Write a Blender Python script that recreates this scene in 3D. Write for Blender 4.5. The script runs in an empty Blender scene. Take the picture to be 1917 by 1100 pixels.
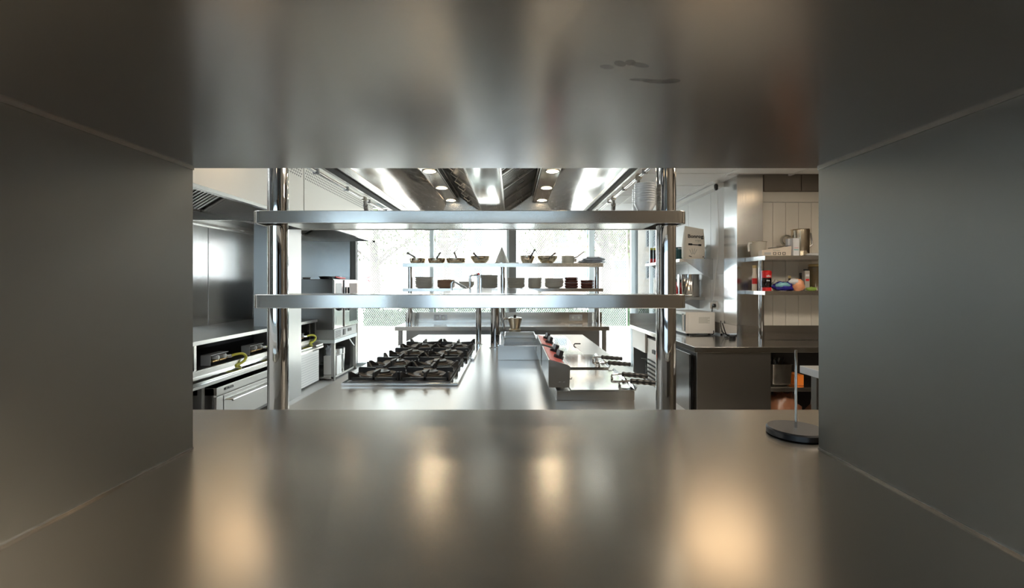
import bpy, bmesh, math, random
from mathutils import Vector, Matrix, noise, Euler

# ---------------------------------------------------------------- camera, sky, sun, exposure
SC = bpy.context.scene
COL = SC.collection
F, CX, HY, ZC = 852.0, 958.5, 530.0, 1.42     # focal length in pixels, horizon row, eye height

def PX(x, Y): return (x - CX) / F * Y          # photo column -> world X on the plane at depth Y
def PZ(y, Y): return ZC - (y - HY) / F * Y     # photo row -> world Z on the plane at depth Y

cam = bpy.data.cameras.new('camera')
cam.lens = 16.0; cam.sensor_width = 36.0; cam.sensor_fit = 'HORIZONTAL'
cam.shift_y = -20.0 / 1917.0
cam.clip_start = 0.02; cam.clip_end = 300
camo = bpy.data.objects.new('camera', cam); COL.objects.link(camo)
camo.location = (0, 0, ZC); camo.rotation_euler = (math.pi / 2, 0, 0)
SC.camera = camo

world = bpy.data.worlds.new('world'); SC.world = world; world.use_nodes = True
bg = world.node_tree.nodes['Background']
bg.inputs[0].default_value = (0.84, 0.93, 1.0, 1); bg.inputs[1].default_value = 6.8

sun = bpy.data.lights.new('sun', 'SUN'); sun.energy = 9.0; sun.angle = 0.01; sun.color = (1, .95, .86)
suno = bpy.data.objects.new('sun', sun); COL.objects.link(suno)
suno.rotation_euler = (math.radians(18), 0, math.radians(-25)); suno.location = (0, 12, 12)

SC.view_settings.view_transform = 'Standard'; SC.view_settings.look = 'None'
SC.view_settings.gamma = 1.0; SC.view_settings.use_curve_mapping = False
SC.view_settings.exposure = 0.5
cy = SC.cycles
cy.use_denoising = True
cy.max_bounces = 10; cy.diffuse_bounces = 4; cy.glossy_bounces = 8; cy.transparent_max_bounces = 16
cy.sample_clamp_indirect = 6.0; cy.caustics_reflective = True; cy.blur_glossy = 0.5

# ---------------------------------------------------------------- materials
MATS = {}
def mat(name, col, rough=.5, metal=0.0, spec=.5, brush=None, brush_amt=.06, bump=0.0, bump_scale=40, var=0.0,
        var_scale=3.0, emit=None, emit_s=0.0, alpha=None, trans=0.0, sheen=0.0, streak=None, coat=0.0):
    m = bpy.data.materials.new(name); m.use_nodes = True
    nt = m.node_tree; b = nt.nodes['Principled BSDF']
    b.inputs['Base Color'].default_value = (*col, 1)
    b.inputs['Roughness'].default_value = rough
    b.inputs['Metallic'].default_value = metal
    b.inputs['Specular IOR Level'].default_value = spec
    b.inputs['Transmission Weight'].default_value = trans
    b.inputs['Coat Weight'].default_value = coat
    if alpha is not None: b.inputs['Alpha'].default_value = alpha
    if emit:
        b.inputs['Emission Color'].default_value = (*emit, 1); b.inputs['Emission Strength'].default_value = emit_s
    tc = nt.nodes.new('ShaderNodeTexCoord')
    def noise_node(scale, vec=None, detail=3, dist=0.0):
        n = nt.nodes.new('ShaderNodeTexNoise'); n.inputs['Scale'].default_value = scale
        n.inputs['Detail'].default_value = detail; n.inputs['Distortion'].default_value = dist
        if vec:
            mp = nt.nodes.new('ShaderNodeMapping'); mp.inputs['Scale'].default_value = vec
            nt.links.new(tc.outputs['Object'], mp.inputs[0]); nt.links.new(mp.outputs[0], n.inputs['Vector'])
        else:
            nt.links.new(tc.outputs['Object'], n.inputs['Vector'])
        return n
    rsock = None
    if brush:                                    # fine brushing: stretched noise on the roughness
        n = noise_node(1.0, [min(q, 90) for q in brush], 2); brush_amt *= .3
        mr = nt.nodes.new('ShaderNodeMapRange')
        mr.inputs[1].default_value = .3; mr.inputs[2].default_value = .7
        mr.inputs[3].default_value = max(.02, rough - brush_amt); mr.inputs[4].default_value = rough + brush_amt
        nt.links.new(n.outputs['Fac'], mr.inputs[0]); rsock = mr.outputs[0]
    if streak:                                   # wiped smears
        n2 = noise_node(streak[0], streak[1], 2, .3)
        mr2 = nt.nodes.new('ShaderNodeMapRange')
        mr2.inputs[1].default_value = .2; mr2.inputs[2].default_value = .8
        mr2.inputs[3].default_value = -streak[2] * .5; mr2.inputs[4].default_value = streak[2] * .5
        nt.links.new(n2.outputs['Fac'], mr2.inputs[0])
        ad = nt.nodes.new('ShaderNodeMath'); ad.operation = 'ADD'; ad.use_clamp = True
        nt.links.new(mr2.outputs[0], ad.inputs[0])
        if rsock: nt.links.new(rsock, ad.inputs[1])
        else: ad.inputs[1].default_value = rough
        rsock = ad.outputs[0]
    if rsock: nt.links.new(rsock, b.inputs['Roughness'])
    if var:
        n = noise_node(var_scale, None, 4)
        mx = nt.nodes.new('ShaderNodeMix'); mx.data_type = 'RGBA'
        mx.inputs['A'].default_value = (*[c * (1 - var) for c in col], 1)
        mx.inputs['B'].default_value = (*[min(1, c * (1 + var)) for c in col], 1)
        nt.links.new(n.outputs['Fac'], mx.inputs['Factor']); nt.links.new(mx.outputs['Result'], b.inputs['Base Color'])
    if bump:
        n = noise_node(bump_scale, None, 4)
        bp = nt.nodes.new('ShaderNodeBump'); bp.inputs['Strength'].default_value = bump; bp.inputs['Distance'].default_value = .01
        nt.links.new(n.outputs['Fac'], bp.inputs['Height']); nt.links.new(bp.outputs[0], b.inputs['Normal'])
    MATS[name] = m
    return m

ST = (.60, .585, .555)
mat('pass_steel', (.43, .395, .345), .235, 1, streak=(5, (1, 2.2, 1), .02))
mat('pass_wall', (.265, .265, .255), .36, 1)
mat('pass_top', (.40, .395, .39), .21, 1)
mat('steel', ST, .20, 1, brush=(4, 4, 400), brush_amt=.05)
mat('steel_top', (.66, .65, .63), .29, 1, brush=(3, 60, 60), brush_amt=.02)
mat('steel_y', ST, .26, 1, brush=(300, 4, 300), brush_amt=.05)
mat('steel_x', ST, .19, 1)
mat('steel_wall', (.60, .60, .59), .22, 1, brush=(200, 200, 3), brush_amt=.05, streak=(3, (1, 1, 1), .04))
mat('steel_pillar', (.52, .52, .51), .30, 1)
mat('steel_counter', (.52, .51, .49), .17, 1)
mat('steel_dark', (.34, .33, .315), .33, 1, brush=(200, 200, 4), brush_amt=.05)
mat('steel_polish', (.68, .67, .655), .10, 1, streak=(4, (1, 1, 1), .04))
mat('steel_pan', (.74, .65, .51), .22, 1, brush=(200, 200, 6), brush_amt=.06)
mat('chrome', (.66, .655, .64), .045, 1)
mat('baffle', (.55, .54, .52), .22, 1)
mat('hood_white', (.84, .81, .75), .32, .15)
mat('iron', (.018, .018, .019), .48, 0, spec=.4, bump=.12, bump_scale=220)
mat('bowl_iron', (.085, .072, .058), .45, .4, bump=.1, bump_scale=120)
mat('burner', (.05, .05, .05), .38, .6)
mat('black', (.012, .012, .013), .42, 0)
mat('black_gloss', (.012, .013, .015), .14, 0)
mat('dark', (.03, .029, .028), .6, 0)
mat('griddle', (.30, .28, .25), .035, 1)
mat('white_paint', (.80, .79, .77), .45, 0, var=.03)
mat('tile_wall', (.74, .735, .72), .32, 0, var=.04, var_scale=2)
mat('ceiling_tile', (.88, .88, .87), .8, 0, bump=.06, bump_scale=160)
mat('plank_white', (.80, .755, .67), .45, 0, var=.03)
mat('taupe', (.095, .08, .062), .5, 0, var=.08)
mat('soffit', (.17, .145, .115), .5, 0, var=.08)
mat('white_plastic', (.86, .85, .82), .3, 0)
mat('porcelain', (.88, .90, .91), .12, 0, coat=.3)
mat('grey_plate', (.46, .45, .415), .4, 0, var=.08, var_scale=12)
mat('brown_plate', (.27, .165, .11), .4, 0, var=.12, var_scale=12)
mat('terracotta', (.085, .022, .014), .22, 0, var=.2, var_scale=10)
mat('pale_bowl', (.50, .50, .47), .35, 0)
mat('red_panel', (.62, .16, .15), .32, .2)
mat('red', (.62, .02, .02), .35, 0)
mat('yellow_hose', (.55, .54, .06), .4, 0)
mat('fitting', (.42, .38, .30), .3, 1)
mat('aluminium', (.72, .73, .75), .38, .8)
mat('brass', (.62, .42, .18), .3, 1)
mat('grey_bracket', (.42, .43, .43), .4, .3)
mat('floor_tile', (.55, .54, .52), .35, 0, var=.08)
mat('wood_floor', (.20, .12, .07), .5, 0, var=.2)
mat('plaster_warm', (.22, .16, .11), .8, 0)
mat('paper_bag', (.86, .80, .71), .75, 0, bump=.25, bump_scale=28, var=.05)
mat('ink', (.03, .035, .035), .6, 0)
mat('ink_pale', (.45, .45, .40), .7, 0)
mat('teal', (.015, .10, .115), .35, 0)
mat('orange', (.80, .22, .03), .4, 0)
mat('blue_foil', (.03, .03, .30), .22, .1, bump=.4, bump_scale=18)
mat('cyan_foil', (.25, .55, .62), .25, .1, bump=.3, bump_scale=18)
mat('orange_foil', (.85, .40, .22), .3, 0, bump=.3, bump_scale=20)
mat('plum', (.10, .012, .03), .35, 0)
mat('green_foil', (.32, .50, .10), .35, 0, bump=.3, bump_scale=18)
mat('bottle_dark', (.03, .02, .012), .1, 0)
mat('amber', (.12, .09, .05), .12, 0)
mat('cork', (.55, .42, .20), .6, 0)
mat('cream', (.78, .70, .60), .4, 0)
mat('carton', (.72, .64, .55), .55, 0)
mat('carton_white', (.74, .76, .80), .5, 0)
mat('brown_bag', (.30, .13, .07), .3, 0, bump=.5, bump_scale=14, var=.35, var_scale=9)
mat('film', (.62, .66, .72), .2, .2, bump=.5, bump_scale=22, var=.3, var_scale=14)
mat('grey_plastic', (.45, .46, .46), .4, 0)
mat('frame_white', (.62, .68, .70), .4, .2)
mat('frame_dark', (.13, .125, .115), .45, .3)
mat('ext_ground', (.62, .60, .56), .9, 0, var=.08)
mat('ext_wall', (.70, .66, .60), .9, 0)
mat('ext_wall_red', (.26, .19, .16), .9, 0)
mat('ext_window', (.08, .10, .12), .25, 0)
mat('bark', (.13, .115, .10), .9, 0, var=.2, bump=.3, bump_scale=12)
mat('leaf', (.10, .115, .06), .7, 0, var=.3, var_scale=4)
mat('leaf_dark', (.035, .075, .03), .7, 0, var=.4, var_scale=6)
mat('blue_dark', (.05, .09, .22), .6, 0)
mat('lamp_warm', (1, .9, .75), .5, emit=(1.0, .72, .44), emit_s=4.5)
mat('lamp_fill', (1, .95, .9), .5, emit=(1.0, .88, .72), emit_s=19)
mat('lamp_fill_cool', (1, 1, 1), .5, emit=(.90, .96, 1.0), emit_s=14)
mat('lamp_hood', (1, .95, .85), .5, emit=(1.0, .80, .56), emit_s=45)
mat('lamp_dining', (1, .9, .75), .5, emit=(1.0, .66, .36), emit_s=6)

def thin_glass(name, tint, refl, rough=.0):
    m = bpy.data.materials.new(name); m.use_nodes = True; nt = m.node_tree
    nt.nodes.remove(nt.nodes['Principled BSDF'])
    out = nt.nodes['Material Output']
    t = nt.nodes.new('ShaderNodeBsdfTransparent'); t.inputs[0].default_value = (*tint, 1)
    g = nt.nodes.new('ShaderNodeBsdfGlossy'); g.inputs['Roughness'].default_value = rough
    fr = nt.nodes.new('ShaderNodeFresnel'); fr.inputs[0].default_value = refl
    mx = nt.nodes.new('ShaderNodeMixShader')
    nt.links.new(fr.outputs[0], mx.inputs[0]); nt.links.new(t.outputs[0], mx.inputs[1])
    nt.links.new(g.outputs[0], mx.inputs[2]); nt.links.new(mx.outputs[0], out.inputs[0])
    MATS[name] = m
thin_glass('glass', (.97, .985, .98), 1.45)
thin_glass('glass_tinted', (.56, .61, .65), 1.45)
thin_glass('clear_plastic', (.86, .86, .84), 1.5, .08)
def milky(name, col, w=.5):
    m = bpy.data.materials.new(name); m.use_nodes = True; nt = m.node_tree
    nt.nodes.remove(nt.nodes['Principled BSDF']); out = nt.nodes['Material Output']
    d = nt.nodes.new('ShaderNodeBsdfDiffuse'); d.inputs[0].default_value = (*col, 1)
    t = nt.nodes.new('ShaderNodeBsdfTranslucent'); t.inputs[0].default_value = (*col, 1)
    mx = nt.nodes.new('ShaderNodeMixShader'); mx.inputs[0].default_value = w
    nt.links.new(d.outputs[0], mx.inputs[1]); nt.links.new(t.outputs[0], mx.inputs[2]); nt.links.new(mx.outputs[0], out.inputs[0])
    MATS[name] = m
m_ = bpy.data.materials.new('smudge'); m_.use_nodes = True; nt_ = m_.node_tree
nt_.nodes['Principled BSDF'].inputs['Base Color'].default_value = (.09, .075, .055, 1); nt_.nodes['Principled BSDF'].inputs['Roughness'].default_value = .6
nt_.nodes['Principled BSDF'].inputs['Alpha'].default_value = .20
MATS['smudge'] = m_
milky('mesh_white', (.85, .87, .88), .55)
milky('milky_plastic', (.80, .77, .70), .45)

# ---------------------------------------------------------------- mesh helpers
def smooth(pts, k=6):
    pts = [Vector(p) for p in pts]; out = []
    for i in range(len(pts) - 1):
        p0, p1, p2, p3 = pts[max(i - 1, 0)], pts[i], pts[i + 1], pts[min(i + 2, len(pts) - 1)]
        for j in range(k):
            t = j / k
            out.append(.5 * (2 * p1 + (p2 - p0) * t + (2 * p0 - 5 * p1 + 4 * p2 - p3) * t * t + (3 * p1 - p0 - 3 * p2 + p3) * t ** 3))
    return out + [pts[-1]]
ORI = {}                                         # world origin of every thing
class MB:
    def __init__(s): s.v = []; s.f = []; s.ang = 38
    def add(s, vs, fs):
        o = len(s.v); s.v += [tuple(p) for p in vs]; s.f += [tuple(i + o for i in f) for f in fs]; return s
    def box(s, x0, x1, y0, y1, z0, z1):
        x0, x1 = min(x0, x1), max(x0, x1); y0, y1 = min(y0, y1), max(y0, y1); z0, z1 = min(z0, z1), max(z0, z1)
        return s.add([(x0, y0, z0), (x1, y0, z0), (x1, y1, z0), (x0, y1, z0), (x0, y0, z1), (x1, y0, z1), (x1, y1, z1), (x0, y1, z1)],
                     [(0, 3, 2, 1), (4, 5, 6, 7), (0, 1, 5, 4), (1, 2, 6, 5), (2, 3, 7, 6), (3, 0, 4, 7)])
    def obox(s, c, size, rot=(0, 0, 0)):
        R = Euler(rot).to_matrix(); c = Vector(c); hx, hy, hz = [q / 2 for q in size]
        vs = [c + R @ Vector(p) for p in [(-hx, -hy, -hz), (hx, -hy, -hz), (hx, hy, -hz), (-hx, hy, -hz), (-hx, -hy, hz), (hx, -hy, hz), (hx, hy, hz), (-hx, hy, hz)]]
        return s.add(vs, [(0, 3, 2, 1), (4, 5, 6, 7), (0, 1, 5, 4), (1, 2, 6, 5), (2, 3, 7, 6), (3, 0, 4, 7)])
    def cyl(s, p0, p1, r0, r1=None, n=24):
        r1 = r0 if r1 is None else r1
        p0, p1 = Vector(p0), Vector(p1); d = (p1 - p0).normalized()
        u = d.orthogonal().normalized(); w = d.cross(u)
        a = [p0 + (u * math.cos(2 * math.pi * i / n) + w * math.sin(2 * math.pi * i / n)) * r0 for i in range(n)]
        b = [p1 + (u * math.cos(2 * math.pi * i / n) + w * math.sin(2 * math.pi * i / n)) * r1 for i in range(n)]
        return s.add(a + b, [(i, (i + 1) % n, n + (i + 1) % n, n + i) for i in range(n)] + [tuple(range(n - 1, -1, -1)), tuple(range(n, 2 * n))])
    def tube(s, pts, r, n=8, flat=1.0):
        pts = [Vector(p) for p in pts]; rs = r if isinstance(r, (list, tuple)) else [r] * len(pts)
        rings = []; u = None
        for i, p in enumerate(pts):
            d = (pts[min(i + 1, len(pts) - 1)] - pts[max(i - 1, 0)]).normalized()
            if u is None: u = d.orthogonal().normalized()
            u = (u - d * u.dot(d)); u = u.normalized() if u.length > 1e-6 else d.orthogonal().normalized()
            w = d.cross(u)
            rings.append([p + (u * math.cos(2 * math.pi * k / n) + w * flat * math.sin(2 * math.pi * k / n)) * rs[i] for k in range(n)])
        vs = [q for g in rings for q in g]; fs = []
        for i in range(len(rings) - 1):
            fs += [(i * n + k, i * n + (k + 1) % n, (i + 1) * n + (k + 1) % n, (i + 1) * n + k) for k in range(n)]
        fs += [tuple(range(n - 1, -1, -1)), tuple(range((len(rings) - 1) * n, len(rings) * n))]
        return s.add(vs, fs)
    def lathe(s, prof, c=(0, 0, 0), n=32, close=False):
        c = Vector(c); vs = []; fs = []; m = len(prof)
        for i in range(n):
            a = 2 * math.pi * i / n
            vs += [c + Vector((r * math.cos(a), r * math.sin(a), z)) for r, z in prof]
        for i in range(n):
            j = (i + 1) % n
            for k in range(m if close else m - 1):
                l = (k + 1) % m
                fs.append((i * m + k, j * m + k, j * m + l, i * m + l))
        return s.add(vs, fs)
    def prism(s, poly, axis, a0, a1):
        def P(u, v, a): return {'y': (u, a, v), 'x': (a, u, v), 'z': (u, v, a)}[axis]
        n = len(poly)
        return s.add([P(u, v, a0) for u, v in poly] + [P(u, v, a1) for u, v in poly],
                     [(i, (i + 1) % n, n + (i + 1) % n, n + i) for i in range(n)] + [tuple(range(n - 1, -1, -1)), tuple(range(n, 2 * n))])
    def loft(s, rings, cap=True):
        n = len(rings[0]); vs = [p for r in rings for p in r]; fs = []
        for i in range(len(rings) - 1):
            fs += [(i * n + k, i * n + (k + 1) % n, (i + 1) * n + (k + 1) % n, (i + 1) * n + k) for k in range(n)]
        if cap: fs += [tuple(range(n - 1, -1, -1)), tuple(range((len(rings) - 1) * n, len(rings) * n))]
        return s.add(vs, fs)
    def blob(s, c, size, amp=.15, freq=3.0, seed=0, nu=20, nv=12, flat=0.0):
        c = Vector(c); vs = []; fs = []; s.ang = 75
        for j in range(nv + 1):
            th = math.pi * j / nv
            for i in range(nu):
                ph = 2 * math.pi * i / nu
                d = Vector((math.sin(th) * math.cos(ph), math.sin(th) * math.sin(ph), math.cos(th)))
                k = 1 + amp * noise.fractal(d * freq + Vector((seed * 7.3, seed, 0)), 1, 2, 3)
                p = Vector((d.x * size[0], d.y * size[1], d.z * size[2])) * k
                if p.z < -size[2] * (1 - flat): p.z = -size[2] * (1 - flat)
                vs.append(c + p)
        for j in range(nv):
            fs += [(j * nu + i, (j + 1) * nu + i, (j + 1) * nu + (i + 1) % nu, j * nu + (i + 1) % nu) for i in range(nu)]
        return s.add(vs, fs)
    def mesh(s, name, m, off=(0, 0, 0)):
        me = bpy.data.meshes.new(name)
        ox, oy, oz = off
        me.from_pydata([(x - ox, y - oy, z - oz) for x, y, z in s.v], [], s.f)
        bm = bmesh.new(); bm.from_mesh(me); bmesh.ops.recalc_face_normals(bm, faces=bm.faces); bm.to_mesh(me); bm.free()
        for p in me.polygons: p.use_smooth = True
        me.set_sharp_from_angle(angle=math.radians(s.ang))
        me.materials.append(MATS[m]); return me
    def build(s, name, m, parent=None, bevel=0.0, label=None, kind=None, seg=2):
        off = ORI[parent.name] if parent is not None else s.base()
        o = bpy.data.objects.new(name, s.mesh(name, m, off)); COL.objects.link(o)
        if parent is not None: o.parent = parent; ORI[o.name] = off
        else: o.location = off; ORI[o.name] = off
        if bevel: bev(o, bevel, seg)
        if label: o['label'] = label
        if kind: o['kind'] = kind
        return o
    def base(s):
        xs, ys, zs = zip(*s.v); return ((min(xs) + max(xs)) / 2, (min(ys) + max(ys)) / 2, min(zs))
def bev(o, w, seg=2):
    b = o.modifiers.new('bevel', 'BEVEL'); b.width = w; b.segments = seg; b.limit_method = 'ANGLE'
    b.angle_limit = math.radians(40); b.harden_normals = True
def thing(name, label, cat, loc=(0, 0, 0), group=None):
    o = bpy.data.objects.new(name, None); COL.objects.link(o); o.location = loc; o.empty_display_size = .1
    ORI[o.name] = tuple(loc); o['label'] = label; o['category'] = cat
    if group: o['group'] = group
    return o
def tag(o, label, cat, group=None):
    o['label'] = label; o['category'] = cat
    if group: o['group'] = group
    return o
def struct(name, mb, m, parent=None, bevel=0):
    o = mb.build(name, m, parent, bevel)
    if parent is None: o['kind'] = 'structure'
    return o
def put(name, me, loc, parent=None, rot=None):
    """another object on shared mesh data; loc in world space"""
    o = bpy.data.objects.new(name, me); COL.objects.link(o)
    off = ORI[parent.name] if parent is not None else (0, 0, 0)
    if parent is not None: o.parent = parent
    o.location = [a - b for a, b in zip(loc, off)]
    if rot: o.rotation_euler = rot
    ORI[o.name] = tuple(loc); return o
def dup(root, loc, label=None, rotz=None):
    def cp(o, par):
        c = o.copy(); COL.objects.link(c); c.parent = par
        for ch in o.children: cp(ch, c)
        return c
    r = cp(root, None); r.location = loc; ORI[r.name] = tuple(loc)
    if rotz is not None: r.rotation_euler = (0, 0, rotz)
    if label: r['label'] = label
    return r
def text(txt, size, m, loc, rot, parent, name='lettering', bold=0.0, ext=.0006, align='CENTER', sx=1.0):
    cu = bpy.data.curves.new(name, 'FONT'); cu.body = txt; cu.size = size; cu.extrude = ext; cu.align_x = align; cu.align_y = 'CENTER'
    cu.offset = bold; cu.resolution_u = 2
    t = bpy.data.objects.new('tmp', cu); COL.objects.link(t); bpy.context.view_layer.update()
    me = bpy.data.meshes.new_from_object(t.evaluated_get(bpy.context.evaluated_depsgraph_get()))
    bpy.data.objects.remove(t); me.materials.clear(); me.materials.append(MATS[m])
    o = bpy.data.objects.new(name, me); COL.objects.link(o); off = ORI[parent.name]; o.parent = parent
    o.location = [a - b for a, b in zip(loc, off)]; o.rotation_euler = rot; o.scale = (sx, 1, 1)
    return o
def rrect(hx, hy, r, n=5):
    out = []
    for cx_, cy_, a0 in ((hx - r, hy - r, 0), (-hx + r, hy - r, 90), (-hx + r, -hy + r, 180), (hx - r, -hy + r, 270)):
        for k in range(n + 1):
            a = math.radians(a0 + 90 * k / n); out.append((cx_ + r * math.cos(a), cy_ + r * math.sin(a)))
    return out
rnd = random.Random(5)

# ================================================================ THE SETTING
Yw, Yend = .885, 1.155                         # far end of the hatch walls, far edge of its worktop
HC, HT = 1.10, ZC + 215 * Yw / F               # hatch worktop and soffit heights
HXL, HXR = PX(361, Yw), PX(1532.5, Yw)
YB = 7.85                                      # glazed wall
XR = 2.08                                      # right wall of the kitchen
XL = -3.80
ZR = 2.41                                      # lower ceiling over the aisle by the right wall

struct('floor', MB().box(XL - .1, 3.3, .05, YB + .05, -.05, 0), 'floor_tile')
struct('wall_left', MB().box(XL - .1, XL, .05, YB, 0, 2.85), 'steel_wall')
w = MB(); XB = .46
w.box(XL, HXL - .012, .06, Yw - .01, 0, 1.12); w.box(XL, -3.6, .06, Yw - .01, 1.12, 2.85); w.box(HXL - .06, HXL - .012, .06, Yw - .01, 1.12, 1.74); w.box(-3.6, XB, .06, Yw - .01, 2.74, 2.85)
w.box(HXL - .012, XB, .06, Yw - .01, HT + .032, 1.74); w.box(HXL - .012, XB, .06, Yw - .01, 0, HC - .05)
struct('wall_front', w, 'white_paint')
w = MB().box(HXR + .014, 3.25, .06, Yw - .01, 0, 2.85)
w.box(XB, HXR + .014, .06, Yw - .01, HT + .032, 2.85); w.box(XB, HXR + .014, .06, Yw - .01, 0, HC - .05)
struct('wall_front_clad', w, 'taupe')
struct('ceiling', MB().box(XL, .76, .05, YB + .6, 2.80, 2.9).box(.72, .76, .9, YB, ZR, 2.80), 'white_paint')
# lower ceiling with lay-in tiles
ct = MB().box(.76, 3.25, .05, YB + .6, ZR + .03, ZR + .1); ct = struct('ceiling_lower', ct, 'white_paint')
ty, i = 1.05, 0
tile_me = MB().box(-.296, .296, -.253, .253, 0, .022).mesh('ceiling_panel', 'ceiling_tile')
while ty < YB - .2:
    for tx in (1.06, 1.66, 2.26, 2.86):
        if tx > 2.2 and ty > 4.0: continue
        put('ceiling_panel', tile_me, (tx, ty + .255, ZR + .004), ct)
    ty += .512
# grid of the lay-in ceiling
g = MB()
for tx in (.77, 1.36, 1.96, 2.56): g.box(tx - .012, tx + .012, 1.0, YB, ZR, ZR + .03)
ty = 1.05
while ty < YB: g.box(.76, XR if ty > 4.2 else 3.2, ty - .01, ty + .01, ZR + .001, ZR + .03); ty += .512
g.build('ceiling_grid', 'white_paint', ct)
MB().box(1.972, XR + .01, 4.2, YB, ZR + .004, ZR + .02).build('ceiling_border', 'ceiling_tile', ct)
# kitchen right wall: cladding panels on a backing
wr = struct('wall_right', MB().box(XR + .012, XR + .11, 4.46, 5.97, 0, ZR + .05), 'white_paint')
ys = [4.46, 4.765, 5.365, 5.965]
zs = [0, .905, 1.515, ZR + .03]
for a, b in zip(ys, ys[1:]):
    for c, d in zip(zs, zs[1:]):
        MB().box(XR, XR + .012, a + .0025, b - .0025, c + .0025, d - .0025).build('wall_panel', 'tile_wall', wr)
tr = struct('trim_1', MB().box(XR - .07, XR - .001, 4.47, YB, ZR - .045, ZR - .001), 'white_paint')
sw = struct('window_7', MB().box(XR, XR + .06, 5.97, 6.02, 0, ZR + .03).box(XR, XR + .06, 6.86, 6.90, .05, ZR - .02).box(XR, XR + .06, 6.02, YB - .04, 0, .05).box(XR, XR + .06, 6.02, YB - .04, ZR - .02, ZR + .03), 'frame_white')
MB().box(XR + .025, XR + .031, 6.02, 6.86, .05, ZR - .02).build('pane', 'glass', sw); MB().box(XR + .025, XR + .031, 6.90, YB - .04, .05, ZR - .02).build('pane', 'glass', sw)
# alcove wall beyond the column, with planks below a plain board and taupe soffit blocks
wa = struct('wall_alcove', MB().box(XR + .02, 3.25, 4.262, 4.36, 0, ZR + .05), 'white_paint')
px = 2.316; n = 0
while px < 3.2:
    MB().box(px + .0015, px + .1185, 4.25, 4.262, .90, PZ(379, 4.25)).build('plank', 'plank_white', wa, bevel=.002); px += .12
MB().box(2.315, 3.2, 4.246, 4.262, PZ(378, 4.25), PZ(357.5, 4.25)).build('top_board', 'plank_white', wa)
x0 = PX(1430, 4.2)
for a, b in ((x0, PX(1500.5, 4.2)), (PX(1500.5, 4.2), PX(1572, 4.2)), (PX(1572, 4.2), 3.2)):
    MB().box(a + .003, b - .003, 4.20, 4.262, PZ(357, 4.2), PZ(325.5, 4.2)).build('soffit_block', 'soffit', wa, bevel=.003)
MB().box(XR, 3.2, 4.22, 4.262, PZ(324, 4.22), ZR + .05).build('cornice', 'white_paint', wa)
struct('wall_side', MB().box(3.2, 3.3, .05, 4.36, 0, 2.85), 'taupe')
# steel-clad column in the corner: front face + left face
c = struct('column', MB().box(XR - .004, PX(1428.5, 4.2), 4.2, 4.458, 0, ZR + .03), 'steel_wall', bevel=.002)
# glazed wall
wb = struct('wall_back', MB().box(XL, PX(655, 7.72), 7.72, 7.85, 0, 2.85), 'steel_wall')
fr = [(PX(656, YB), PX(668, YB), 'frame_dark', .12), (PX(805, YB), PX(812, YB), 'frame_white', .08), (PX(953, YB), PX(966, YB), 'frame_dark', .16),
      (PX(948.5, YB), PX(953, YB), 'frame_white', .1), (PX(1102.5, YB), PX(1112.5, YB), 'frame_white', .08), (XR - .03, XR + .05, 'frame_white', .08)]
bays = [(fr[0][1], fr[1][0]), (fr[1][1], fr[3][0]), (fr[2][1], fr[4][0]), (fr[4][1], fr[5][0])]
for i, (a, b) in enumerate(bays):
    wnd = struct('window_%d' % (i + 1), MB().box(a, b, YB, YB + .06, 2.72, 2.80).box(a, b, YB, YB + .06, 0, .05), 'frame_white')
    MB().box(a, b, YB + .025, YB + .031, .05, 2.72).build('pane', 'glass', wnd)
for i, (a, b, m, d) in enumerate(fr):
    struct('trim_%d' % (i + 2), MB().box(a, b, YB - d / 2, YB + .06, 0, 2.80), m)
# dining room behind the hatch
d = MB().box(-4, 4, -5.0, .06, -.05, 0); struct('floor_dining', d, 'wood_floor')
struct('ceiling_dining', MB().box(-4, 4, -5, .06, 2.8, 2.9), 'plaster_warm')
struct('wall_dining', MB().box(1.3, 4, -5.1, -5, 0, 2.9).box(-4, 1.3, -5.1, -5, 0, .7).box(-4, 1.3, -5.1, -5, 2.78, 2.9).box(-4.1, -4, -5, .06, 0, 2.9).box(4, 4.1, -5, .06, 0, 2.9).box(-4, XL, -.04, .06, 0, 2.9).box(3.2, 4, -.04, .06, 0, 2.9), 'plaster_warm')

wd_ = struct('window_5', MB().box(-4, 1.3, -5.08, -5.02, .7, .76).box(-4, 1.3, -5.08, -5.02, 2.72, 2.78).box(-2.3, -2.22, -5.08, -5.02, .76, 2.72).box(-.5, -.42, -5.08, -5.02, .76, 2.72), 'frame_dark')  # unseen window added behind the camera, mirrored in the shelf lips
MB().box(-4, 1.3, -5.052, -5.046, .76, 2.72).build('pane', 'glass_tinted', wd_)

XG = HXL - .06
tw = MB().box(-3.6, XG, .40, .46, 1.12, 1.17).box(XG, XB, .40, .46, 1.74, 1.79).box(-3.6, XB, .40, .46, 2.69, 2.74).box(XG - .05, XG, .40, .46, 1.17, 1.79)  # added glazing beside and above the hatch, for reflections in kitchen steel
for xx in (-3.6, -2.28, XB - .05): tw.box(xx, xx + .05, .40, .46, 1.17 if xx < XG else 1.79, 2.69)
wd_ = struct('window_6', tw, 'frame_white')
MB().box(-3.55, XG - .05, .428, .433, 1.17, 1.79).build('pane', 'glass', wd_); MB().box(-3.55, XB - .05, .428, .433, 1.79, 2.69).build('pane', 'glass', wd_)

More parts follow.
